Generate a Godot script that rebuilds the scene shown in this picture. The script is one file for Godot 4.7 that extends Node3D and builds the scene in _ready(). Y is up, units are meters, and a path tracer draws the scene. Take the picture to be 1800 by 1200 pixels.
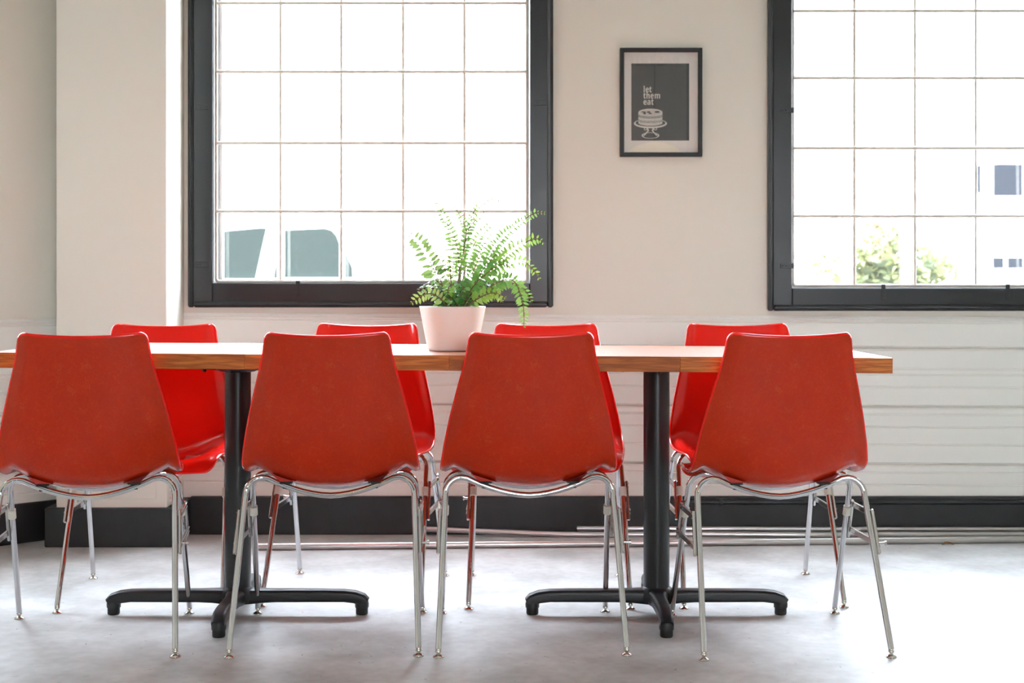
extends Node3D
# Photograph frame 1800x1200. Eye height 0.929 m, focal length 2550 px, horizon on row 505.

const EYE := 0.929
const FOCAL := 2550.0
const WALL_Z := -5.484

var mats = {}
var taken = {}

# ------------------------------------------------------------------ mesh builder
class Shape:
	var v = PackedVector3Array()
	var n = PackedVector3Array()
	var t = PackedVector2Array()
	var xf = Transform3D.IDENTITY
	var done = []          # finished surfaces: [arrays, material]

	func tri(a: Vector3, b: Vector3, c: Vector3, na: Vector3, nb: Vector3, nc: Vector3, ta := Vector2.ZERO, tb := Vector2.ZERO, tc := Vector2.ZERO) -> void:
		var g = (c - a).cross(b - a)
		if g.length_squared() < 1e-18:
			return
		a = xf * a; b = xf * b; c = xf * c
		na = (xf.basis * na).normalized(); nb = (xf.basis * nb).normalized(); nc = (xf.basis * nc).normalized()
		g = (c - a).cross(b - a)
		if g.dot(na + nb + nc) < 0.0:
			v.append_array([a, c, b]); n.append_array([na, nc, nb]); t.append_array([ta, tc, tb])
		else:
			v.append_array([a, b, c]); n.append_array([na, nb, nc]); t.append_array([ta, tb, tc])

	func quad(a: Vector3, b: Vector3, c: Vector3, d: Vector3, nn: Vector3, uv := false) -> void:
		var ta = Vector2.ZERO; var tb = Vector2.ZERO; var tc = Vector2.ZERO; var td = Vector2.ZERO
		if uv:
			ta = Vector2(0, 0); tb = Vector2(1, 0); tc = Vector2(1, 1); td = Vector2(0, 1)
		tri(a, b, c, nn, nn, nn, ta, tb, tc)
		tri(a, c, d, nn, nn, nn, ta, tc, td)

	func flat4(a: Vector3, b: Vector3, c: Vector3, d: Vector3, away: Vector3) -> void:
		var g = (c - a).cross(b - a).normalized()
		if g.length() < 0.5:
			g = (d - a).cross(c - a).normalized()
		if g.dot((a + b + c + d) / 4.0 - away) < 0.0:
			g = -g
		quad(a, b, c, d, g)

	# box with chamfered edges
	func box(c: Vector3, s: Vector3, bev := 0.0) -> void:
		var h = s / 2.0
		bev = minf(bev, minf(h.x, minf(h.y, h.z)) * 0.9)
		var axes = [Vector3.RIGHT, Vector3.UP, Vector3.BACK]
		for k in 3:
			for sg in [-1.0, 1.0]:
				var nn: Vector3 = axes[k] * sg
				var a: Vector3 = axes[(k + 1) % 3]
				var b: Vector3 = axes[(k + 2) % 3]
				var ha: float = h[(k + 1) % 3] - bev
				var hb: float = h[(k + 2) % 3] - bev
				var o: Vector3 = c + nn * h[k]
				quad(o - a * ha - b * hb, o + a * ha - b * hb, o + a * ha + b * hb, o - a * ha + b * hb, nn)
		if bev <= 0.0:
			return
		for k in 3:
			var a: Vector3 = axes[k]
			var b: Vector3 = axes[(k + 1) % 3]
			var d: Vector3 = axes[(k + 2) % 3]
			var ha: float = h[k] - bev
			for s1 in [-1.0, 1.0]:
				for s2 in [-1.0, 1.0]:
					var p1: Vector3 = c + b * s1 * h[(k + 1) % 3] + d * s2 * (h[(k + 2) % 3] - bev)
					var p2: Vector3 = c + b * s1 * (h[(k + 1) % 3] - bev) + d * s2 * h[(k + 2) % 3]
					quad(p1 - a * ha, p1 + a * ha, p2 + a * ha, p2 - a * ha, (b * s1 + d * s2).normalized())
		for sx in [-1.0, 1.0]:
			for sy in [-1.0, 1.0]:
				for sz in [-1.0, 1.0]:
					var q = Vector3(sx, sy, sz)
					var nn = q.normalized()
					tri(c + q * Vector3(h.x, h.y - bev, h.z - bev), c + q * Vector3(h.x - bev, h.y, h.z - bev), c + q * Vector3(h.x - bev, h.y - bev, h.z), nn, nn, nn)

	# box from corner to corner
	func span(a: Vector3, b: Vector3, bev := 0.0) -> void:
		box((a + b) / 2.0, (b - a).abs(), bev)

	func tube(path: Array, r, seg := 10, closed := false, caps := true) -> void:
		var m = path.size()
		var rings = []
		var side = Vector3.ZERO
		for i in m:
			var p: Vector3 = path[i]
			var before: Vector3 = path[(i - 1 + m) % m] if closed or i > 0 else p
			var after: Vector3 = path[(i + 1) % m] if closed or i < m - 1 else p
			var tang = (after - before).normalized()
			if side == Vector3.ZERO:
				side = tang.cross(Vector3.UP if absf(tang.y) < 0.9 else Vector3.RIGHT).normalized()
			side = (side - tang * side.dot(tang)).normalized()
			var up = tang.cross(side)
			var rr: float = r[i] if r is Array else r
			var ring = []
			for k in seg:
				var a = TAU * k / seg
				var d = side * cos(a) + up * sin(a)
				ring.append([p + d * rr, d])
			rings.append([ring, tang, p])
		for i in (m if closed else m - 1):
			var A: Array = rings[i][0]
			var B: Array = rings[(i + 1) % m][0]
			for k in seg:
				var k2 = (k + 1) % seg
				tri(A[k][0], A[k2][0], B[k2][0], A[k][1], A[k2][1], B[k2][1])
				tri(A[k][0], B[k2][0], B[k][0], A[k][1], B[k2][1], B[k][1])
		if caps and not closed:
			for e in [[0, -1.0], [m - 1, 1.0]]:
				var R: Array = rings[e[0]][0]
				var nn: Vector3 = rings[e[0]][1] * e[1]
				for k in range(1, seg - 1):
					tri(R[0][0], R[k][0], R[k + 1][0], nn, nn, nn)

	# profile of (radius, height) turned round y; sharp corners are repeated points
	func lathe(prof: Array, seg := 24, at := Vector3.ZERO) -> void:
		for i in prof.size() - 1:
			var p: Vector2 = prof[i]
			var q: Vector2 = prof[i + 1]
			var e = q - p
			if e.length() < 1e-7:
				continue
			var nf = Vector2(e.y, -e.x).normalized()
			var np = nf
			var nq = nf
			if i > 0:
				var e0: Vector2 = p - prof[i - 1]
				var n0 = Vector2(e0.y, -e0.x).normalized()
				if e0.length() > 1e-7 and n0.dot(nf) > 0.6:
					np = (n0 + nf).normalized()
			if i < prof.size() - 2:
				var e1: Vector2 = prof[i + 2] - q
				var n1 = Vector2(e1.y, -e1.x).normalized()
				if e1.length() > 1e-7 and n1.dot(nf) > 0.6:
					nq = (n1 + nf).normalized()
			for k in seg:
				var a = TAU * k / seg
				var b = TAU * (k + 1) / seg
				var ca = Vector3(cos(a), 0, sin(a))
				var cb = Vector3(cos(b), 0, sin(b))
				var up = Vector3.UP
				tri(at + ca * p.x + up * p.y, at + cb * p.x + up * p.y, at + cb * q.x + up * q.y, ca * np.x + up * np.y, cb * np.x + up * np.y, cb * nq.x + up * nq.y)
				tri(at + ca * p.x + up * p.y, at + cb * q.x + up * q.y, at + ca * q.x + up * q.y, ca * np.x + up * np.y, cb * nq.x + up * nq.y, ca * nq.x + up * nq.y)

	# rows of points -> smooth sheet
	func sheet(rows: Array, flip := 1.0, uvs := true) -> void:
		var R = rows.size()
		var C: int = rows[0].size()
		var nn = []
		for i in R:
			var line = []
			for j in C:
				var du: Vector3 = rows[i][mini(j + 1, C - 1)] - rows[i][maxi(j - 1, 0)]
				var dv: Vector3 = rows[mini(i + 1, R - 1)][j] - rows[maxi(i - 1, 0)][j]
				line.append(du.cross(dv).normalized() * flip)
			nn.append(line)
		for i in R - 1:
			for j in C - 1:
				var ta = Vector2(float(j) / (C - 1), float(i) / (R - 1)) if uvs else Vector2.ZERO
				var tb = Vector2(float(j + 1) / (C - 1), float(i) / (R - 1)) if uvs else Vector2.ZERO
				var tc = Vector2(float(j + 1) / (C - 1), float(i + 1) / (R - 1)) if uvs else Vector2.ZERO
				var td = Vector2(float(j) / (C - 1), float(i + 1) / (R - 1)) if uvs else Vector2.ZERO
				tri(rows[i][j], rows[i][j + 1], rows[i + 1][j + 1], nn[i][j], nn[i][j + 1], nn[i + 1][j + 1], ta, tb, tc)
				tri(rows[i][j], rows[i + 1][j + 1], rows[i + 1][j], nn[i][j], nn[i + 1][j + 1], nn[i + 1][j], ta, tc, td)

	# outline (counter-clockwise, in x and y) pushed out along z from z0 to z1
	func prism(poly: PackedVector2Array, z0: float, z1: float) -> void:
		var idx = Geometry2D.triangulate_polygon(poly)
		for k in range(0, idx.size(), 3):
			for e in [[z0, Vector3.FORWARD], [z1, Vector3.BACK]]:
				var P = []
				for q in 3:
					var w: Vector2 = poly[idx[k + q]]
					P.append(Vector3(w.x, w.y, e[0]))
				tri(P[0], P[1], P[2], e[1], e[1], e[1])
		var cw = Geometry2D.is_polygon_clockwise(poly)
		for k in poly.size():
			var p: Vector2 = poly[k]
			var q: Vector2 = poly[(k + 1) % poly.size()]
			var d = (q - p)
			var nn = Vector3(d.y, -d.x, 0).normalized() * (-1.0 if cw else 1.0)
			quad(Vector3(p.x, p.y, z0), Vector3(q.x, q.y, z0), Vector3(q.x, q.y, z1), Vector3(p.x, p.y, z1), nn)

	func cut(m: Material) -> void:
		if v.is_empty():
			return
		var a = []
		a.resize(Mesh.ARRAY_MAX)
		a[Mesh.ARRAY_VERTEX] = v; a[Mesh.ARRAY_NORMAL] = n; a[Mesh.ARRAY_TEX_UV] = t
		done.append([a, m])
		v = PackedVector3Array(); n = PackedVector3Array(); t = PackedVector2Array()

	func mesh(m: Material) -> ArrayMesh:
		cut(m)
		var out = ArrayMesh.new()
		for d in done:
			out.add_surface_from_arrays(Mesh.PRIMITIVE_TRIANGLES, d[0])
			out.surface_set_material(out.get_surface_count() - 1, d[1])
		return out

# ------------------------------------------------------------------ scene helpers
func numbered(called: String) -> String:
	var k: int = taken.get(called, 0)
	taken[called] = k + 1
	return called if k == 0 else "%s_%03d" % [called, k]

func tag(o: Node, label: String, category: String, group := "", kind := "") -> void:
	o.set_meta("label", label)
	if category: o.set_meta("category", category)
	if group: o.set_meta("group", group)
	if kind: o.set_meta("kind", kind)

func thing(called: String, label: String, category: String, at := Vector3.ZERO, turn := 0.0, group := "") -> Node3D:
	var o = Node3D.new()
	o.name = numbered(called)
	add_child(o)
	o.position = at
	o.rotation.y = turn
	tag(o, label, category, group)
	return o

func put(called: String, mesh: Mesh, m: Material, parent: Node = null, at := Vector3.ZERO) -> MeshInstance3D:
	var o = MeshInstance3D.new()
	o.mesh = mesh
	if m: o.material_override = m
	o.position = at
	if parent == null:
		o.name = numbered(called)
		add_child(o)
	else:
		o.name = called
		parent.add_child(o, true)
	return o

func part(called: String, s: Shape, m: Material, parent: Node = null, at := Vector3.ZERO) -> MeshInstance3D:
	return put(called, s.mesh(m), null, parent, at)

func structure(called: String, label: String, s: Shape, m: Material) -> MeshInstance3D:
	var o = part(called, s, m)
	o.set_meta("kind", "structure")
	o.set_meta("label", label)
	return o

func bx(c: Vector3, s: Vector3, bev := 0.0) -> Shape:
	var q = Shape.new()
	q.box(c, s, bev)
	return q

func sp(a: Vector3, b: Vector3, bev := 0.0) -> Shape:
	var q = Shape.new()
	q.span(a, b, bev)
	return q

func smooth_path(pts: Array, per := 6) -> Array:
	var out = []
	var m = pts.size()
	for i in m - 1:
		for k in per:
			var f = float(k) / per
			out.append(_cr(pts[maxi(i - 1, 0)], pts[i], pts[i + 1], pts[mini(i + 2, m - 1)], f))
	out.append(pts[m - 1])
	return out

func _cr(a, b, c, d, f: float):
	return ((b * 2.0) + (c - a) * f + (a * 2.0 - b * 5.0 + c * 4.0 - d) * f * f + (b * 3.0 - a - c * 3.0 + d) * f * f * f) * 0.5

func noise_tex(seed_: int, freq: float, ramp: Array, size := 512, octaves := 4, stretch := Vector2i.ONE) -> NoiseTexture2D:
	var nz = FastNoiseLite.new()
	nz.seed = seed_
	nz.noise_type = FastNoiseLite.TYPE_SIMPLEX_SMOOTH
	nz.frequency = freq
	nz.fractal_octaves = octaves
	var g = Gradient.new()
	var offs = PackedFloat32Array()
	var cols = PackedColorArray()
	for e in ramp:
		offs.append(e[0]); cols.append(e[1])
	g.offsets = offs
	g.colors = cols
	var tx = NoiseTexture2D.new()
	tx.width = size * stretch.x
	tx.height = size * stretch.y
	tx.seamless = true
	tx.noise = nz
	tx.color_ramp = g
	tx.normalize = true
	return tx

func mat(called: String, c: Color, rough := 0.5, metal := 0.0, spec := 0.5) -> StandardMaterial3D:
	var m = StandardMaterial3D.new()
	m.resource_name = called
	m.albedo_color = c
	m.roughness = rough
	m.metallic = metal
	m.metallic_specular = spec
	mats[called] = m
	return m

func c8(r: int, g: int, b: int) -> Color:
	return Color(r / 255.0, g / 255.0, b / 255.0)

func gray(v: float) -> Color:
	return Color(v, v, v)

# ------------------------------------------------------------------ materials
func make_materials() -> void:
	var m = mat("wall_paint", c8(237, 235, 223), 0.75)
	m = mat("siding_paint", c8(242, 243, 236), 0.5)
	m = mat("slate_paint", c8(74, 78, 80), 0.8)
	m = mat("board_paper", c8(216, 216, 210), 0.8)
	m = mat("ceiling_paint", c8(235, 232, 226), 0.9)
	m = mat("dark_trim", c8(30, 34, 38), 0.38)
	m.roughness_texture = noise_tex(31, 0.02, [[0.0, gray(0.8)], [1.0, gray(1.0)]], 256)
	m.uv1_triplanar = true; m.uv1_world_triplanar = true
	m = mat("base_trim", c8(30, 32, 35), 0.5)
	m.albedo_texture = noise_tex(32, 0.03, [[0.0, c8(205, 205, 205)], [0.55, c8(240, 240, 240)], [1.0, c8(255, 255, 255)]], 256)
	m.uv1_triplanar = true; m.uv1_world_triplanar = true; m.uv1_scale = Vector3.ONE * 1.5
	m = mat("grille_paint", c8(220, 213, 202), 0.45)
	m = mat("glass", Color(0.98, 1.0, 0.99, 0.03), 0.0)
	m.transparency = BaseMaterial3D.TRANSPARENCY_ALPHA
	# sealed concrete
	m = mat("concrete", Color.WHITE, 1.0, 0.0, 0.72)
	m.albedo_texture = concrete_texture()
	m.uv1_triplanar = true; m.uv1_world_triplanar = true; m.uv1_scale = Vector3.ONE * 0.45
	m.roughness_texture = noise_tex(9, 0.010, [[0.0, gray(0.44)], [0.5, gray(0.52)], [1.0, gray(0.60)]], 512, 5)
	# chair shells
	m = mat("shell_inside", c8(228, 20, 10), 0.16, 0.0, 0.5)
	m = mat("shell_outside", Color.WHITE, 0.26, 0.0, 0.36)
	m.albedo_texture = fibre_texture()
	m = mat("shell_boss", c8(176, 40, 26), 0.4)
	m = mat("chrome", c8(226, 227, 230), 0.04, 1.0)
	m = mat("bright_steel", c8(215, 214, 212), 0.16, 1.0)
	m = mat("dull_brass", c8(206, 203, 194), 0.2, 1.0)
	m = mat("galvanised", c8(205, 204, 203), 0.28, 1.0)
	m = mat("black_rubber", c8(24, 24, 25), 0.6)
	m = mat("milky_plastic", c8(226, 222, 208), 0.4)
	m = mat("black_iron", c8(26, 28, 32), 0.42)
	m.normal_enabled = true
	var nt = noise_tex(41, 0.12, [[0.0, Color.BLACK], [1.0, Color.WHITE]], 256)
	nt.as_normal_map = true
	nt.bump_strength = 2.0
	m.normal_texture = nt
	m.normal_scale = 0.25
	m.uv1_triplanar = true; m.uv1_scale = Vector3.ONE * 14.0
	m = mat("black_pole", c8(24, 26, 29), 0.3)
	# wood staves: four tones over one grain
	var wood = noise_tex(77, 0.012, [[0.0, c8(122, 60, 18)], [0.3, c8(186, 106, 42)], [0.5, c8(154, 82, 28)], [0.7, c8(200, 118, 50)], [1.0, c8(170, 94, 34)]], 512, 5)
	var tones = [c8(255, 250, 244), c8(244, 226, 206), c8(255, 232, 206), c8(226, 206, 186)]
	for k in 4:
		m = mat("stave_%d" % k, tones[k], 0.55, 0.0, 0.42)
		m.albedo_texture = wood
		m.uv1_triplanar = true
		m.uv1_scale = Vector3(0.55, 9.0, 9.0)
		m.uv1_offset = Vector3(k * 0.37, k * 0.21, k * 0.13)
		var vm = m.duplicate()                       # the varnished upper face
		vm.resource_name = "varnished_%d" % k
		vm.metallic_specular = 0.6
		vm.clearcoat_enabled = true
		vm.clearcoat = 1.0
		vm.clearcoat_roughness = 0.42
		mats["varnished_%d" % k] = vm
	m = mat("pot_glaze", c8(230, 235, 231), 0.38)
	m = mat("soil", c8(58, 44, 34), 0.95)
	var greens = {"leaf_dark": c8(30, 92, 54), "leaf_mid": c8(66, 142, 56), "leaf_lime": c8(122, 178, 58), "leaf_pale": c8(166, 196, 112)}
	for k in greens:
		m = mat(k, greens[k], 0.42)
		m.backlight_enabled = true
		m.backlight = Color(0.42, 0.48, 0.24)
		m.cull_mode = BaseMaterial3D.CULL_DISABLED
	m = mat("stem", c8(104, 84, 46), 0.6)
	m = mat("frame_black", c8(18, 20, 23), 0.5)
	m = mat("mat_board", c8(240, 238, 232), 0.85)
	m = mat("print", Color.WHITE, 0.7)
	m.albedo_texture = print_texture()
	m = mat("print_letter", c8(226, 224, 216), 0.7)
	m = mat("asphalt", c8(128, 126, 124), 0.9)
	m = mat("facade_brick", c8(120, 104, 92), 0.9)
	m = mat("car_paint", c8(244, 246, 248), 0.3)
	m = mat("car_glass", c8(18, 32, 31), 0.05)
	m = mat("car_dark", c8(40, 42, 46), 0.5)
	m = mat("car_chrome", c8(215, 215, 215), 0.2, 1.0)
	m = mat("bark", c8(120, 100, 84), 0.9)
	m = mat("building_paint", c8(236, 232, 228), 0.85)
	m = mat("building_dark", c8(20, 23, 29), 0.6, 0.0, 0.2)
	m = mat("post_paint", c8(238, 238, 236), 0.6)
	for k in {"tree_green": c8(34, 52, 26), "tree_rust": c8(70, 52, 42), "tree_tan": c8(84, 75, 62)}:
		m = mat(k, {"tree_green": c8(34, 52, 26), "tree_rust": c8(70, 52, 42), "tree_tan": c8(84, 75, 62)}[k], 0.6)
		m.backlight_enabled = true
		m.backlight = Color(0.6, 0.6, 0.4)
		m.cull_mode = BaseMaterial3D.CULL_DISABLED
	m = mat("lamp_shade", c8(248, 236, 200), 0.7)
	m.emission_enabled = true
	m.emission = c8(255, 226, 150)
	m.emission_energy_multiplier = 1.1

func concrete_texture() -> ImageTexture:
	var w = 1024
	var big = FastNoiseLite.new()
	big.seed = 5; big.frequency = 0.006; big.fractal_octaves = 3
	var fine = FastNoiseLite.new()
	fine.seed = 6; fine.frequency = 0.05; fine.fractal_octaves = 4
	var A: PackedByteArray = big.get_seamless_image(w, w).get_data()
	var B: PackedByteArray = fine.get_seamless_image(w, w).get_data()
	var out = PackedByteArray()
	out.resize(w * w * 3)
	for i in w * w:
		var f = (A[i] - 128) / 255.0 * 50.0 + (B[i] - 128) / 255.0 * 20.0
		out[i * 3] = clampi(int(189.0 + f), 0, 255)
		out[i * 3 + 1] = clampi(int(190.0 + f * 1.03), 0, 255)
		out[i * 3 + 2] = clampi(int(189.0 + f * 1.06), 0, 255)
	var im = Image.create_from_data(w, w, false, Image.FORMAT_RGB8, out)
	var rng = RandomNumberGenerator.new()
	rng.seed = 51
	for i in 420:                                    # specks, chips and scratches
		var p = Vector2(rng.randf() * w, rng.randf() * w)
		var a = rng.randf() * TAU
		var c = c8(70, 62, 58) if rng.randf() < 0.75 else c8(232, 230, 226)
		for s in rng.randi_range(1, 7):
			p += Vector2(cos(a), sin(a))
			a += rng.randf_range(-0.6, 0.6)
			var q = Vector2i(posmod(int(p.x), w), posmod(int(p.y), w))
			im.set_pixelv(q, im.get_pixelv(q).lerp(c, rng.randf_range(0.35, 0.85)))
	return ImageTexture.create_from_image(im)

func fibre_texture() -> ImageTexture:
	var rng = RandomNumberGenerator.new()
	rng.seed = 1234
	var w = 768
	var im = Image.create(w, w, false, Image.FORMAT_RGB8)
	var nz = FastNoiseLite.new()
	nz.seed = 3
	nz.frequency = 0.006
	var nf = FastNoiseLite.new()
	nf.seed = 8
	nf.frequency = 0.09
	var base = c8(178, 40, 10)
	for y in w:
		for x in w:
			var k = 1.0 + 0.035 * nz.get_noise_2d(x, y) + 0.03 * nf.get_noise_2d(x, y)
			im.set_pixel(x, y, Color(base.r * k, base.g * k, base.b * k))
	for i in 5200:                                   # glass fibres under the gel coat
		var p = Vector2(rng.randf() * w, rng.randf() * w)
		var a = rng.randf() * TAU
		var bend = rng.randf_range(-0.06, 0.06)
		var tint = rng.randf_range(0.10, 0.34)
		for s in rng.randi_range(8, 26):
			p += Vector2(cos(a), sin(a))
			a += bend
			var q = Vector2i(posmod(int(p.x), w), posmod(int(p.y), w))
			im.set_pixelv(q, im.get_pixelv(q).lerp(c8(206, 92, 52), tint))
	for i in 14:                                     # scuffs
		var c = Vector2(rng.randf_range(0.15, 0.85), rng.randf_range(0.08, 0.62)) * w
		for k in rng.randi_range(8, 40):
			var p = c + Vector2(rng.randfn(0, 9), rng.randfn(0, 9))
			var a = rng.randf() * TAU
			for s in rng.randi_range(3, 12):
				p += Vector2(cos(a), sin(a))
				var q = Vector2i(posmod(int(p.x), w), posmod(int(p.y), w))
				im.set_pixelv(q, im.get_pixelv(q).lerp(c8(214, 140, 100), 0.22))
	return ImageTexture.create_from_image(im)

func print_texture() -> ImageTexture:
	# dark slate sheet with a white line print of a layer cake on a footed stand
	var W = 404
	var H = 540
	var im = Image.create(W, H, false, Image.FORMAT_RGB8)
	im.fill(c8(27, 37, 45))
	var ink = c8(224, 222, 214)
	var dark = c8(27, 37, 45)
	var rng = RandomNumberGenerator.new()
	rng.seed = 77
	var ell = func(cx: float, cy: float, rx: float, ry: float, c: Color, r0 := 0.0, y_from := -9999.0) -> void:
		for y in range(int(cy - ry) - 1, int(cy + ry) + 2):
			for x in range(int(cx - rx) - 1, int(cx + rx) + 2):
				var q = Vector2((x - cx) / rx, (y - cy) / ry).length()
				if q <= 1.0 and q >= r0 and y >= y_from and x >= 0 and x < W and y >= 0 and y < H:
					im.set_pixel(x, y, c)
	# plate
	ell.call(133.0, 420.0, 116.0, 34.0, ink)
	ell.call(133.0, 416.0, 104.0, 25.0, dark)
	# cake body
	im.fill_rect(Rect2i(49, 342, 168, 74), ink)
	ell.call(133.0, 416.0, 84.0, 20.0, ink)
	# filling bands with speckle
	for y in range(352, 432):
		for x in range(50, 216):
			var yy = y - 14.0 * sqrt(maxf(0.0, 1.0 - pow((x - 133.0) / 84.0, 2.0)))
			if yy > 355 and yy < 372:
				if rng.randf() < 0.62: im.set_pixel(x, y, c8(96, 104, 108))
			elif yy > 388 and yy < 404 and rng.randf() < 0.45:
				im.set_pixel(x, y, c8(104, 110, 112))
			elif rng.randf() < 0.10:
				im.set_pixel(x, y, c8(120, 124, 124))
	# top of the cake
	ell.call(133.0, 342.0, 84.0, 26.0, ink)
	ell.call(133.0, 344.0, 76.0, 20.0, c8(206, 204, 196))
	for k in [[92.0, 346.0, 10.0, 11.0], [120.0, 340.0, 13.0, 6.0], [132.0, 350.0, 12.0, 5.0], [180.0, 339.0, 17.0, 7.0], [78.0, 338.0, 8.0, 4.0]]:
		ell.call(k[0], k[1], k[2], k[3], dark)
	# foot of the stand
	for y in range(450, 506):
		var f = (y - 450) / 56.0
		var hw = 14.0 + 26.0 * absf(f - 0.35) * (1.9 if f > 0.35 else 1.0)
		for s in [-1.0, 1.0]:
			for k in range(-5, 6):
				im.set_pixel(int(clampf(133.0 + s * hw + k, 0, W - 1)), y, ink)
	ell.call(133.0, 504.0, 62.0, 22.0, ink, 0.84)
	for s in [-1.0, 1.0]:
		ell.call(133.0 + s * 34.0, 458.0, 12.0, 10.0, ink, 0.55)
	return ImageTexture.create_from_image(im)

# ------------------------------------------------------------------ room
func window(number: int, x0: float, x1: float, y0: float, y1: float, z: float, cols: Array, rows: Array, brackets: Array, label: String, inner_x0: float, inner_x1: float, inner_y0: float, face := 1.0) -> Node3D:
	# x0..x1, y0..y1: outer edge of the dark casing; the glazed opening lies inside it
	var w = Node3D.new()
	w.name = "window_%d" % number
	add_child(w)
	w.set_meta("kind", "structure")
	w.set_meta("label", label)
	w.position = Vector3(0, 0, z)
	if face < 0.0:
		w.rotation.y = PI
	var top_in = y1 - 0.092
	var th = 0.030
	# flat casing boards
	part("casing_board", sp(Vector3(x0 + 0.02, y0 + 0.02, -0.16), Vector3(inner_x0, y1 - 0.02, th - 0.008), 0.003), mats.dark_trim, w)
	part("casing_board", sp(Vector3(inner_x1, y0 + 0.02, -0.16), Vector3(x1 - 0.02, y1 - 0.02, th - 0.008), 0.003), mats.dark_trim, w)
	part("casing_board", sp(Vector3(inner_x0, y0 + 0.02, -0.16), Vector3(inner_x1, inner_y0, th - 0.0085), 0.003), mats.dark_trim, w)
	part("casing_board", sp(Vector3(inner_x0, top_in, -0.16), Vector3(inner_x1, y1 - 0.02, th - 0.0085), 0.003), mats.dark_trim, w)
	# stepped back-band moulding round the outside
	for e in [[Vector3(x0, y0, 0), Vector3(x0 + 0.022, y1, th)], [Vector3(x1 - 0.022, y0, 0), Vector3(x1, y1, th)], [Vector3(x0 + 0.022, y0, 0), Vector3(x1 - 0.022, y0 + 0.022, th)], [Vector3(x0 + 0.022, y1 - 0.022, 0), Vector3(x1 - 0.022, y1, th)]]:
		var s = Shape.new()
		s.span(e[0], e[1], 0.006)
		var a: Vector3 = e[0]
		var b: Vector3 = e[1]
		var mid = (a + b) / 2.0
		var vertical = (b - a).y > (b - a).x
		if vertical:
			s.span(Vector3(mid.x - 0.004, a.y + 0.004, th - 0.004), Vector3(mid.x + 0.004, b.y - 0.004, th + 0.006), 0.003)
		else:
			s.span(Vector3(a.x, mid.y - 0.004, th - 0.004), Vector3(b.x, mid.y + 0.004, th + 0.006), 0.003)
		part("back_band", s, mats.dark_trim, w)
	var pane = sp(Vector3(inner_x0 - 0.004, inner_y0 - 0.004, -0.122), Vector3(inner_x1 + 0.004, top_in + 0.004, -0.118))
	part("pane", pane, mats.glass, w)
	# outer steel sash
	var sash = Shape.new()
	var g = 0.012
	sash.span(Vector3(inner_x0, inner_y0, -0.14), Vector3(inner_x0 + g, top_in, -0.10))
	sash.span(Vector3(inner_x1 - g, inner_y0, -0.14), Vector3(inner_x1, top_in, -0.10))
	sash.span(Vector3(inner_x0 + g, inner_y0, -0.14), Vector3(inner_x1 - g, inner_y0 + g, -0.10))
	sash.span(Vector3(inner_x0 + g, top_in - g, -0.14), Vector3(inner_x1 - g, top_in, -0.10))
	part("sash", sash, mats.post_paint, w)
	if cols.size():
		# welded security grille on the room side
		var gz = -0.012
		var r = 0.0064
		var gx0: float = cols[0]
		var gx1: float = cols[cols.size() - 1]
		var gy0: float = rows[0]
		var gy1: float = rows[rows.size() - 1]
		var loop = []
		var cr = 0.012
		for c in [[gx1 - cr, gy0 + cr, -PI / 2], [gx1 - cr, gy1 - cr, 0.0], [gx0 + cr, gy1 - cr, PI / 2], [gx0 + cr, gy0 + cr, PI]]:
			for k in 5:
				var a: float = c[2] + k * PI / 8
				loop.append(Vector3(c[0] + cr * cos(a), c[1] + cr * sin(a), gz))
		var lp = Shape.new()
		lp.tube(loop, r, 8, true)
		var gr = part("grille", lp, mats.grille_paint, w)
		for k in range(1, cols.size() - 1):
			var s = Shape.new()
			s.tube([Vector3(cols[k], gy0, gz - 0.004), Vector3(cols[k], gy1, gz - 0.004)], r * 0.95, 8)
			part("bar", s, mats.grille_paint, gr)
		for k in range(1, rows.size() - 1):
			var s = Shape.new()
			s.tube([Vector3(gx0, rows[k], gz + 0.004), Vector3(gx1, rows[k], gz + 0.004)], r, 8)
			part("bar", s, mats.grille_paint, gr)
		for b in brackets:
			var s = Shape.new()
			var at = Vector3(b[0], b[1], th - 0.006)
			if b[2] == "h":
				s.box(at, Vector3(0.052, 0.020, 0.004), 0.0015)
				for o in [-0.016, -0.004]:
					s.lathe([Vector2(0.0, 0.004), Vector2(0.003, 0.003), Vector2(0.0042, 0.0)], 8, Vector3.ZERO) if false else s.box(at + Vector3(o, 0.0, 0.003), Vector3(0.006, 0.006, 0.003), 0.002)
			else:
				s.box(at, Vector3(0.016, 0.058, 0.004), 0.0015)
				s.box(at + Vector3(0, -0.012, 0.003), Vector3(0.006, 0.006, 0.003), 0.002)
			part("bracket", s, mats.dark_trim, w)
	return w

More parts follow.
